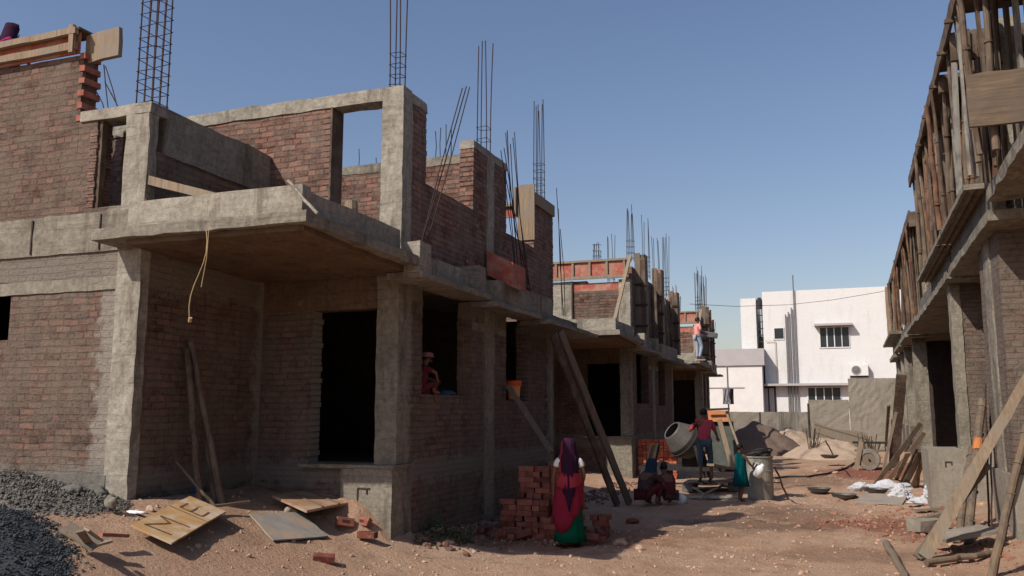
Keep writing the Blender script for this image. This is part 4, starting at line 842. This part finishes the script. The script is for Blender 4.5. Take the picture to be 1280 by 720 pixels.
# sacks
def sack(px, py, s, sq, label):
    p = ag(px, py); bm = bmesh.new(); bmesh.ops.create_icosphere(bm, subdivisions=4, radius=1); o_ = random.uniform(0, 99)
    for v in bm.verts:
        q = v.co.copy(); k = 1+.55*noise.noise(q*1.5+Vector((o_, 0, 0)))+.35*abs(noise.noise(q*3.6+Vector((o_, 2, 0))))-.1
        v.co = Vector((q.x*sq[0]*k, q.y*sq[1]*k, max(0, q.z+.3)*sq[2]*k))*s+p+Vector((0, 0, -.01))
    tag(mesh_obj('cement_sack', bm, 'sacks'), label, 'sack', 'empty white sacks on the ground')
sack(1073, 613, .24, (.9, .8, .5), 'crumpled white sack leftmost of the row'); sack(1112, 612, .36, (1.5, .7, .4), 'long white sack spread behind the right pans'); sack(1128, 622, .24, (1., .9, .75), 'bulky white sack at the right end of its row')
sack(1182, 624, .3, (1.2, .8, .8), 'tallest white sack before the cement plinth'); sack(1160, 630, .2, (1.6, .8, .5), 'small flat white sack left of the tallest one')
P5 = para(ag(1068, 630)+Vector((0, 0, .01)), ag(1128, 632)+Vector((0, 0, .01)), ag(1080, 618)+Vector((0, 0, .01))); quadboard('mixing_sheet', P5, .02, 'sheet', 'grey mixing sheet lying before the white sacks', 'metal sheet')
def plank(a, b, w_, t, mat, label, group=None, name='plank', up=(0, 0, 1), w2=None):
    return tag(MB().bar(a, b, w_, t, up=up, w2=w2).build(name, mat, rough=.008), label, 'plank', group)
G = 'planks lying on the right side ground'; e5 = Vector((0, 0, .04))
plank(ag(1147, 641)+e5, ag(1200, 637)+e5, .14, .04, 'wood', 'flat plank lying farther of two before the sacks', G); plank(ag(1147, 653)+e5, ag(1190, 642)+e5, .12, .05, 'wood', 'flat plank lying nearer of two before the sacks', G)
tag(MB().bar(ag(1142, 666)+Vector((0, 0, .1)), ag(1176, 664)+Vector((0, 0, .1)), .3, .18).build('stone_block', 'cement_wall', rough=.02), 'rough grey stone block on the reddish dirt', 'stone block')
# ------------------------------------------------------------------ leaning timbers right
Ff = ag(1152, 702); T1 = atY(1290, 462, 12.6)
plank(Ff+Vector((.03, 0, .05)), T1, .15, .06, 'wood_lt', 'broad pale forked plank leaning on the right house', name='forked_plank', up=(0, 1, 0), w2=.11)
plank(Ff+Vector((-.05, .05, .04)), Ff+(T1-Ff)*.52+Vector((.09, .1, -.05)), .1, .05, 'wood', 'short split board against the back of the forked plank', up=(0, 1, 0))
pole('bamboo_post', ag(1210, 681), atY(1228, 500, 14.6), .055, .06, 'bamboo', 'thick bamboo post with orange band before the plinth', 'post', None, 5); pole('bamboo_post', ag(1196, 680), atY(1215, 560, 14.5), .05, .05, 'bamboo', 'grey short post left of the banded bamboo', 'post', None, 3)
qa = ag(1210, 681); qb = atY(1228, 500, 14.6); tag(MB().tube([qa+(qb-qa)*.62, qa+(qb-qa)*.70], .066, 12).build('orange_band', 'orange_p'), 'orange painted band round the thick bamboo post', 'band')
pole('bamboo_post', ag(1240, 722), atY(1284, 530, 11.6), .05, .045, 'bamboo', 'grey bamboo pole leaning at the right frame edge', 'post', None, 5)
pole('iron_rod', ag(1236, 662), atY(1232, 480, 15.2), .014, .014, 'rust', 'left rusty rod of the pair against the pier', 'rod', 'rods leaning on the right pier'); pole('iron_rod', ag(1240, 663), atY(1237, 480, 15.2), .012, .012, 'rust', 'right rusty rod of the pair against the pier', 'rod', 'rods leaning on the right pier')
pole('fallen_pole', ag(1158, 708)+e5, ag(1248, 694)+e5, .04, .035, 'bamboo', 'crooked pole lying at the foot of the forked plank', 'pole', wob=.05)
tag(MB().bar(ag(1172, 690)+Vector((0, 0, .16)), ag(1240, 680)+Vector((0, 0, .2)), .5, .04).build('raised_slab', 'cement_wall', rough=.02), 'thin concrete slab resting above the dirt by the posts', 'slab')
pole('fallen_pole', ag(1108, 683)+e5, ag(1130, 722)+e5, .05, .04, 'wood', 'half buried pole lying at the bottom of the frame', 'pole')
GL = 'timbers leaning on the right house'
specs = [((1094, 606), (1152, 528), .1, .07, 'wood', 'longest grey timber leaning left in the heap'), ((1106, 606), (1156, 540), .1, .05, 'wood_lt', 'pale timber just right of the longest one'), ((1120, 600), (1135, 566), .1, .03, 'wood_lt', 'short pale plank under the leaning pair'),
         ((1130, 608), (1152, 564), .13, .03, 'wood', 'wide plank in the middle of the leaning heap'), ((1140, 610), (1158, 566), .1, .03, 'wood_lt', 'light plank second from the right in the heap'), ((1147, 610), (1150, 562), .06, .03, 'wood_dk', 'dark upright plank at the right end of the heap'), ((1126, 604), (1147, 560), .06, .05, 'wood_dk', 'narrow dark batten inside the leaning heap')]
for a, b, w_, t, mt, lb in specs: plank(ag(*a), atY(*b, 20.2 if b[1] > 555 else 22.), w_, t, mt, lb, GL, up=(0, 1, 0))
for a, b, y, w_, mt, lb in (((1107, 560), (1111, 507), 33, .1, 'wood_dk', 'short dark board standing left before the far right house'), ((1117, 585), (1127, 468), 29, .3, 'wood_dk', 'tall dark board leaning on the far right house'), ((1104, 590), (1120, 515), 29, .08, 'wood', 'thin batten crossing the tall dark board'), ((1112, 588), (1116, 525), 29, .07, 'rust', 'rusty upright bar beside the tall dark board')):
    plank(ag(*a), atY(*b, y), w_, .06, mt, lb, 'boards by the far right house', up=(0, 1, 0))
# cart
cp = ag(1087, 588); ct = empty('hand_cart', cp, 'old hand cart with one pale wheel by the leaning timbers', 'cart')
wheel(cp+Vector((0, 0, .34)), .34, .12, ct, (0.15, 1, 0), 'wood'); MB().bar(cp+Vector((-.45, .1, .85)), cp+Vector((.7, .1, .85)), .05, .05).build('rail', 'dark', ct); MB().bar(cp+Vector((-.4, -.05, 0)), cp+Vector((-.2, -.05, .9)), .14, .05, up=(0, 1, 0)).build('leg', 'wood_lt', ct)
MB().bar(cp+Vector((-.45, .8, .85)), cp+Vector((.7, .8, .85)), .05, .05).build('rail', 'dark', ct); MB().bar(cp+Vector((0, -.1, .34)), cp+Vector((0, .9, .34)), .05, .05).build('axle', 'dark', ct)
B3([(cp.x-.4, cp.x+.65, cp.y+.15, cp.y+.75, .55, .6)]).build('deck', 'wood', ct)
for x in (-.3, .1, .5): MB().bar(cp+Vector((x, .1, .6)), cp+Vector((x, .1, .85)), .03).build('stake', 'dark', ct)
# slatted mat
m = MB(); n_ = 34
for i in range(n_):
    t = i/(n_-1); px = 1018+t*66; yb = 41.-t*3.5; top = atY(px, 526+19*t+3*math.sin(t*5), yb); bot = atY(px, 543+22*t, yb-.25)
    m.bar(bot, top, .075, .02, up=(0, 1, 0))
r = empty('slatted_mat', atY(1050, 560, 36), 'grey slatted bamboo mat propped behind the low sand heap', 'mat'); m.build('slats', 'wood', r)
m = MB()
for k in (.2, .8): m.tube([atY(1018+66*t, (526+19*t)*(1-k)+(543+22*t)*k, 40.9-t*3.5-.2*k-.05) for t in [j/10 for j in range(11)]], .01, 6)
m.build('binding', 'wood', r)
# dark twigs left of the mat
m = MB()
for i in range(26):
    p = atY(1014+random.uniform(-3, 6), 555, 37); p.z = gh(p.x, p.y); m.tube([p, p+Vector((random.uniform(-.15, .25), random.uniform(-.2, .2), random.uniform(.4, 1.2)))], .012, 4)
tag(m.build('brushwood', 'wood_dk'), 'dark bundle of brushwood left of the slatted mat', 'brushwood')
m = MB()
for i in range(30):
    p = atY(1085+random.uniform(-6, 8), 560, 33); p.z = gh(p.x, p.y); m.tube([p, p+Vector((random.uniform(-.3, .3), random.uniform(-.2, .2), random.uniform(.3, 1.1)))], .014, 4)
tag(m.build('brushwood', 'wood_dk'), 'tangled dark scrap between the mat and the cart', 'brushwood')
# ------------------------------------------------------------------ people
def skin(name, nodes, edges, mat, parent, base, rz, root, sub=2):
    ks = list(nodes); ix = {k: i for i, k in enumerate(ks)}
    me = bpy.data.meshes.new(name); me.from_pydata([nodes[k][0] for k in ks], [(ix[a], ix[b]) for a, b in edges], []); me.update()
    o = bpy.data.objects.new(name, me); COL.objects.link(o)
    o.modifiers.new('s', 'SKIN'); sv = o.data.skin_vertices[0].data if o.data.skin_vertices else None
    if sv is None:
        bpy.context.view_layer.objects.active = o; bm = bmesh.new(); bm.from_mesh(me); bm.verts.layers.skin.verify(); bm.to_mesh(me); bm.free(); sv = me.skin_vertices[0].data
    for k in ks:
        r = nodes[k][1]; sv[ix[k]].radius = r if isinstance(r, tuple) else (r, r); sv[ix[k]].use_root = (k == root)
    s = o.modifiers.new('u', 'SUBSURF'); s.levels = sub; s.render_levels = sub
    dg = bpy.context.evaluated_depsgraph_get(); dg.update(); ev = o.evaluated_get(dg); nm = bpy.data.meshes.new_from_object(ev)
    bpy.data.objects.remove(o); q = Matrix.Rotation(rz, 4, 'Z')
    nm.transform(q); nm.transform(Matrix.Translation(Vector(base)-wpos(parent)))
    nm.materials.clear(); nm.materials.append(M[mat])
    for p in nm.polygons: p.use_smooth = True
    f = bpy.data.objects.new(name, nm); COL.objects.link(f); f.parent = parent; return f
def stand(h=1.65, **ov):
    s = h/1.65
    J = dict(pel=(0, 0, .92), wai=(0, 0, 1.05), che=(0, 0, 1.25), nb=(0, -.01, 1.38), nk=(0, .0, 1.43), hd=(0, .02, 1.52), ht=(0, .01, 1.59),
             shL=(-.17, 0, 1.34), elL=(-.22, -.02, 1.08), wrL=(-.22, .06, .86), shR=(.17, 0, 1.34), elR=(.22, -.02, 1.08), wrR=(.22, .06, .86),
             hiL=(-.09, 0, .88), knL=(-.1, .03, .48), anL=(-.1, 0, .08), toL=(-.11, .17, .035), hiR=(.09, 0, .88), knR=(.1, .03, .48), anR=(.1, 0, .08), toR=(.11, .17, .035))
    J.update(ov); return {k: Vector(v)*s for k, v in J.items()}, s
def person(label, base, rz, J, s, bare=(), group=None):
    r = empty('person', base, label, 'person', group)
    R_ = dict(pel=(.13, .095), wai=(.12, .085), che=(.14, .095), nb=.06, nk=.045, hd=(.085, .095), ht=(.055, .065), hi=.08, kn=.052, an=.034, to=.03, sh=.05, el=.036, wr=.024)
    nd = {}
    for k, v in J.items():
        q = R_.get(k) or R_[k[:2]]; nd[k] = (v, tuple(a*s for a in q) if isinstance(q, tuple) else q*s)
    ed = [('pel', 'wai'), ('wai', 'che'), ('che', 'nb'), ('nb', 'nk'), ('nk', 'hd'), ('hd', 'ht')]
    for L in 'LR':
        ed += [('che', 'sh'+L), ('sh'+L, 'el'+L), ('el'+L, 'wr'+L), ('pel', 'hi'+L), ('hi'+L, 'kn'+L), ('kn'+L, 'an'+L), ('an'+L, 'to'+L)]
        d = (J['wr'+L]-J['el'+L]).normalized(); sd_ = d.cross(Vector((0, 1, .2))).normalized(); fo = d.cross(sd_)
        pm = J['wr'+L]+d*.055*s; nd['pm'+L] = (pm, (.03*s, .02*s)); ed.append(('wr'+L, 'pm'+L))
        for i, ln in enumerate((.062, .072, .068, .055)):
            a = pm+d*.03*s+sd_*(i-1.5)*.019*s; b = a+d*ln*.5*s; c = b+(d*.8+fo*.6).normalized()*ln*.5*s
            nd[f'f{i}a'+L] = (a, .009*s); nd[f'f{i}b'+L] = (b, .0085*s); nd[f'f{i}c'+L] = (c, .007*s); ed += [('pm'+L, f'f{i}a'+L), (f'f{i}a'+L, f'f{i}b'+L), (f'f{i}b'+L, f'f{i}c'+L)]
        a = J['wr'+L]+d*.03*s-sd_*.035*s; b = a+(d-sd_*.5+fo*.3).normalized()*.04*s; nd['t1'+L] = (a, .011*s); nd['t2'+L] = (b, .009*s); ed += [('wr'+L, 't1'+L), ('t1'+L, 't2'+L)]
    body = skin('body', nd, ed, 'skin', r, base, rz, 'pel')
    q = Matrix.Rotation(rz, 3, 'Z'); b0 = Vector(base)
    hd = J['hd']; up = (J['ht']-J['nk']).normalized(); fw = J.get('_fw', Vector((0, 1, 0))); fw = (fw-up*fw.dot(up)).normalized(); sx_ = fw.cross(up)
    def W(v): return b0+q @ v
    # hair cap and face details
    m = MB(); c = hd+up*.015*s-fw*.012*s
    bm = m.bm; bmesh.ops.create_icosphere(bm, subdivisions=3, radius=1)
    for v in bm.verts:
        p = v.co.copy()
        if p.y > .35 and p.z < .45: p *= .86
        if p.z < -.55: p.z = -.55
        v.co = W(c+sx_*p.x*.088*s+fw*p.y*.102*s+up*(p.z*.105+.022)*s)
    m.build('hair', 'hair', r, smooth=True)
    m = MB(); bmesh.ops.create_icosphere(m.bm, subdivisions=2, radius=1)
    for v in m.bm.verts: p = v.co.copy(); v.co = W(hd+fw*(.098+p.y*.018)*s+sx_*p.x*.012*s+up*(p.z*.022-.012)*s)
    m.build('nose', 'skin', r, smooth=True)
    for e in (-1, 1):
        m = MB(); bmesh.ops.create_icosphere(m.bm, subdivisions=2, radius=.011*s)
        for v in m.bm.verts: v.co = W(v.co+hd+fw*.088*s+sx_*e*.032*s+up*.012*s)
        m.build('eye', 'hair', r)
        m = MB(); bmesh.ops.create_icosphere(m.bm, subdivisions=2, radius=1)
        for v in m.bm.verts: p = v.co.copy(); v.co = W(hd+sx_*e*(.087+p.x*.008)*s+fw*p.y*.017*s+up*p.z*.028*s)
        m.build('ear', 'skin', r)
    return r
def shirt(r, base, rz, J, s, mat, name='shirt', sleeve=.6, low=.0, g=1.22):
    nd = dict(a=(J['pel']+Vector((0, 0, -.04+low))*s, (.155*s*g/1.2, .118*s*g/1.2)), w=(J['wai'], (.14*s*g/1.2, .105*s*g/1.2)), c=(J['che'], (.155*s*g/1.2, .112*s*g/1.2)), n=(J['nb'], .07*s))
    ed = [('a', 'w'), ('w', 'c'), ('c', 'n')]
    for L in 'LR':
        e = J['sh'+L]+(J['el'+L]-J['sh'+L])*sleeve; nd['s'+L] = (J['sh'+L], .066*s); nd['e'+L] = (e, .056*s); ed += [('c', 's'+L), ('s'+L, 'e'+L)]
    return skin(name, nd, ed, mat, r, base, rz, 'a')
def trousers(r, base, rz, J, s, mat, name='trousers', end=1.):
    nd = dict(p=(J['pel'], (.142*s, .112*s))); ed = []
    for L in 'LR':
        a = J['kn'+L]+(J['an'+L]-J['kn'+L])*end; nd['h'+L] = (J['hi'+L], .095*s); nd['k'+L] = (J['kn'+L], .068*s); nd['n'+L] = (a, .058*s)
        ed += [('p', 'h'+L), ('h'+L, 'k'+L), ('k'+L, 'n'+L)]
    return skin(name, nd, ed, mat, r, base, rz, 'p')
def lofted(r, base, rz, rings, mat, name, n=40, pleat=.0, k=9, a0=0, a1=2*math.pi, hem=None, solid=.006):
    """rings: (cx, cy, z, rx, ry); angle 0 = +x, pi/2 = front(+y)"""
    q = Matrix.Rotation(rz, 3, 'Z'); full = a1-a0 > 6.2; out = []
    for i, (cx, cy, z, rx, ry) in enumerate(rings):
        t = i/(len(rings)-1); row = []
        for j in range(n if full else n+1):
            a = a0+(a1-a0)*j/n; w_ = 1+pleat*t*math.sin(k*a+1.3*math.sin(a*2)+z*3)
            zz = z+(hem(a)*t if hem else 0); row.append(Vector(base)+q @ Vector((cx+rx*w_*math.cos(a), cy+ry*w_*math.sin(a), zz)))
        out.append(row)
    return MB().loft(out, caps=False, closed=full).build(name, mat, r, smooth=True, solid=solid)
def footwear(r, base, rz, J, s, mat='dark'):
    for L in 'LR':
        a, t = J['an'+L], J['to'+L]; d = (t-a); d.z = 0; d.normalize()
        q = Matrix.Rotation(rz, 3, 'Z'); c = [Vector((a.x, a.y, t.z-.03*s))-d*.06*s, Vector((t.x, t.y, t.z-.03*s))+d*.06*s]
        MB().bar(Vector(base)+q @ c[0], Vector(base)+q @ c[1], .085*s, .02*s).build('sandal', mat, r)
# woman in sari
wb = ag(712, 684); rz = math.atan2(3.6, 11.8)
J, s = stand(1.4, elL=(-.24, .0, 1.1), wrL=(-.24, .03, .86), elR=(.24, .02, 1.1), wrR=(.2, .12, .92), toL=(-.16, .13, .035)); J['_fw'] = Vector((-.75, .66, 0))
wm = None
jj = dict(J); fw = jj.pop('_fw')
def person2(label, base, rz, J, s, **k):
    fw = J.pop('_fw', Vector((0, 1, 0))); body_J = dict(J)
    class D(dict): pass
    JJ = D(body_J); JJ.get = lambda kk, dflt=None: fw if kk == '_fw' else dict.get(JJ, kk, dflt)
    return person(label, base, rz, JJ, s, **k)
wm = person2('woman in a red sari with long purple veil seen from behind beside the brick stack', wb, rz, J, s)
shirt(wm, wb, rz, J, s, 'whitecl', 'blouse', .5, .14, 1.02)
lofted(wm, wb, rz, [(0, 0, .9, .115, .09), (0, 0, .8, .14, .11), (0, 0, .6, .155, .125), (0, 0, .35, .175, .145), (.01, 0, .2, .19, .165), (.01, 0, .08, .215, .18)], 'green_skirt', 'skirt', pleat=.055, k=9)
lofted(wm, wb, rz, [(0, 0, .95, .13, .105), (0, 0, .86, .165, .13), (0, 0, .74, .19, .15), (-.01, 0, .62, .2, .16), (-.02, 0, .5, .205, .17), (-.02, 0, .38, .205, .175)], 'sari_red', 'sari_wrap', n=80, pleat=.035, k=13, hem=lambda a: -.2*max(0, math.cos(a-R(255)))**2+.14*max(0, math.cos(a-R(335)))+.012*math.sin(9*a))
lofted(wm, wb, rz, [(0, -.02, .97, .14, .12), (.0, -.02, .93, .155, .13), (.0, -.02, .87, .165, .14), (.01, -.02, .82, .175, .15)], 'sari_pink', 'sash', pleat=.06, k=5, hem=lambda a: .05*math.sin(a+.6), solid=.012)
vr = [(a*.93, b*.93, c*.925, d*.93, e*.93) for a, b, c, d, e in [(0, -.0, 1.545, .03, .03), (0, -.0, 1.53, .075, .085), (0, 0, 1.49, .105, .115), (0, 0, 1.42, .112, .12), (0, 0, 1.34, .115, .11), (0, -.01, 1.26, .15, .115), (0, -.02, 1.1, .14, .13), (.0, -.02, .95, .12, .15), (0, -.03, .8, .12, .17), (0, -.03, .66, .075, .17), (0, -.03, .52, .02, .18)]]
lofted(wm, wb, rz, vr, 'veil_purple', 'veil', a0=R(218), a1=R(385), pleat=.05, k=16, solid=.008)
lofted(wm, wb, rz, vr[:8], 'sari_pink', 'veil_border', a0=R(165), a1=R(219), pleat=.04, k=14, solid=.009)
footwear(wm, wb, rz, J, s)
# man in red shirt
mb_ = Vector((atZ(882, 602, .24).x, atZ(882, 602, .24).y, .24)); rz2 = .25
J, s = stand(1.64, elL=(-.3, .14, 1.14), wrL=(-.33, .38, 1.18), elR=(.27, .06, 1.1), wrR=(.33, .24, .98), knR=(.14, .1, .5), anR=(.14, -.02, .08)); J['_fw'] = Vector((-.2, 1, -.3))
mn = person2('man in a red shirt and dark jeans reaching toward the mixer drum', mb_, rz2, J, s); shirt(mn, mb_, rz2, J, s, 'shirt_red', 'shirt', .9, -.06, 1.32); trousers(mn, mb_, rz2, J, s, 'jeans', 'jeans', .35); footwear(mn, mb_, rz2, J, s)
# girl
gb = atZ(927, 626, 0); gb.z = gh(gb.x, gb.y); rz3 = -.75
J, s = stand(1.17, elR=(.24, .12, 1.12), wrR=(.2, .3, .98), knL=(-.1, .06, .48), knR=(.1, -.02, .48), anR=(.1, -.12, .09), toR=(.11, .02, .035)); J['_fw'] = Vector((.3, 1, -.1))
gl = person2('girl in a teal dress holding a white jug beside the drum', gb, rz3, J, s); lofted(gl, gb, rz3, [(0, 0, 1.0, .06, .05), (0, 0, .95, .125, .085), (0, 0, .86, .13, .09), (0, 0, .7, .125, .1), (0, 0, .5, .15, .13), (0, 0, .32, .175, .16)], 'teal', 'dress', pleat=.06, k=8); footwear(gl, gb, rz3, J, s)
jq = gb+Matrix.Rotation(rz3, 3, 'Z') @ (J['wrR']+Vector((.0, .07, -.18))); jg = empty('plastic_jug', jq, 'white plastic jug in the girl hand', 'jug'); MB().lathe([(.05, 0), (.085, .02), (.09, .2), (.06, .24), (.04, .27), (.04, .3), (.01, .3)], jq, (.5, -.2, .8), 18).build('body', 'whitecl', jg, smooth=True); MB().tube([jq+Vector((.06, 0, .25)), jq+Vector((.02, .0, .29)), jq+Vector((-.03, .0, .2))], .01, 6).build('handle', 'whitecl', jg)
# worker on slab
pb_ = atZ(872, 449, 3.85); pb_ = Vector((-5.02, pb_.y*(-5.02)/pb_.x if 0 else 34.5, 3.86)); pb_ = atX(873, 450, -4.95); pb_.z = pb_.z
rz4 = -1.0
J, s = stand(1.68, elL=(-.2, .12, 1.12), wrL=(-.12, .3, 1.05), elR=(.25, .02, 1.1), wrR=(.2, .26, 1.03), knR=(.1, .12, .5)); J['_fw'] = Vector((.2, 1, -.2))
wk = person2('worker in a pink shirt standing on the far slab edge', pb_, rz4, J, s); shirt(wk, pb_, rz4, J, s, 'shirt_pink', 'shirt', .9, -.06, 1.3); trousers(wk, pb_, rz4, J, s, 'jeans_lt', 'trousers', .95); footwear(wk, pb_, rz4, J, s, 'whitecl')
q = pb_+Matrix.Rotation(rz4, 3, 'Z') @ Vector((.05, .42, .98)); tag(MB().bar(q+Vector((-.25, 0, .06)), q+Vector((.35, 0, -.04)), .35, .2).build('mortar_tray', 'metal', bevel=.02), 'dark mortar tray in the hands of the worker on the slab', 'tray')
# slab landing under the worker
# squatting person
def squat(label, base, rz, s_=1.): return stand(1.55*s_, pel=(0, -.18, .22), wai=(0, -.14, .36), che=(0, -.04, .54), nb=(0, .03, .66), nk=(0, .05, .70), hd=(0, .09, .78), ht=(0, .09, .85), shL=(-.16, 0, .6), elL=(-.22, .18, .42), wrL=(-.12, .34, .3), shR=(.16, 0, .6), elR=(.22, .18, .42), wrR=(.12, .34, .3),
        hiL=(-.09, -.14, .22), knL=(-.17, .2, .46), anL=(-.14, .04, .08), toL=(-.15, .2, .035), hiR=(.09, -.14, .22), knR=(.17, .2, .46), anR=(.14, .04, .08), toR=(.15, .2, .035))
sb = atZ(812, 632, 0); sb.z = gh(sb.x, sb.y); rz5 = -.6; J, s = squat('', sb, rz5, 1.05)
sq_ = person2('squatting worker in patterned dark red clothes with blue headscarf', sb, rz5, J, s); shirt(sq_, sb, rz5, J, s, 'multi', 'shirt', .9, 0, 1.3); trousers(sq_, sb, rz5, J, s, 'dark_red', 'trousers', .8)
hc = J['hd']; lofted(sq_, sb, rz5, [(hc.x, hc.y, hc.z+.14, .03, .03), (hc.x, hc.y, hc.z+.12, .09, .1), (hc.x, hc.y, hc.z+.04, .115, .125), (hc.x, hc.y-.02, hc.z-.06, .12, .12), (hc.x, hc.y-.05, hc.z-.2, .17, .14)], 'blue_cl', 'headscarf', a0=R(160), a1=R(380))
sb2 = atZ(833, 630, 0); sb2.z = gh(sb2.x, sb2.y); rz6 = .7; J, s = squat('', sb2, rz6, .95); s2_ = person2('squatting helper in dark brown clothes just left of the small white bag', sb2, rz6, J, s); shirt(s2_, sb2, rz6, J, s, 'dark_red', 'shirt', .8, 0, 1.3); trousers(s2_, sb2, rz6, J, s, 'multi', 'trousers', .9)
# person on window sill
wbp = Vector((-5.36, 10.92, 2.04)); rz7 = -R(55)
J, s = stand(1.1, pel=(0, -.02, .12), wai=(0, 0, .26), che=(0, .03, .46), nb=(0, .05, .6), nk=(0, .06, .65), hd=(0, .09, .73), ht=(0, .1, .8), shL=(-.16, .02, .55), elL=(-.2, .12, .34), wrL=(-.1, .28, .3), shR=(.16, .02, .55), elR=(.24, .24, .45), wrR=(.1, .3, .3), hiL=(-.09, 0, .12), knL=(-.12, .28, .22), anL=(-.1, .3, -.12), toL=(-.1, .38, -.16), hiR=(.09, 0, .12), knR=(.12, .26, .26), anR=(.1, .22, .06), toR=(.1, .36, .03))
sp_ = person2('person in dark red clothes perched on the near window sill', wbp, rz7, J, s); shirt(sp_, wbp, rz7, J, s, 'dark_red', 'shirt', .8, 0, 1.3); trousers(sp_, wbp, rz7, J, s, 'dark_red', 'trousers', .7)
hc = J['hd']; lofted(sp_, wbp, rz7, [(hc.x, hc.y, hc.z+.1, .03, .03), (hc.x, hc.y, hc.z+.085, .075, .085), (hc.x, hc.y, hc.z+.03, .092, .1)], 'shirt_pink', 'head_cloth')
rock(Vector((-5.37, 11.75, 2.04)), .11, 'blue_cl', 'bundle of dark blue cloth on the near window sill', 'cloth bundle', 'cloth_bundle', (1, 1.5, .5))
# person on the roof far left
rp = atY(7, 42, 8.6); rp = Vector((rp.x, 8.6, rp.z-.7)); B3([(rp.x-.8, rp.x+.5, 8.2, 9.2, rp.z-.05, rp.z)]).build('scaffold_board', 'wood', L1); rz8 = R(-20); J, s = squat('', rp, rz8, 1.)
rf = person2('crouching person in magenta on the roof boards at top left', rp, rz8, J, s); shirt(rf, rp, rz8, J, s, 'magenta', 'shirt', .9, 0, 1.3); trousers(rf, rp, rz8, J, s, 'veil_purple', 'trousers', .9)
lofted(rf, rp, rz8, [(0, .09, .88, .03, .03), (0, .09, .86, .09, .1), (0, .09, .78, .11, .12), (0, .06, .66, .12, .12), (0, 0, .5, .2, .17), (0, -.05, .25, .22, .2)], 'veil_purple', 'shawl', a0=R(150), a1=R(390))
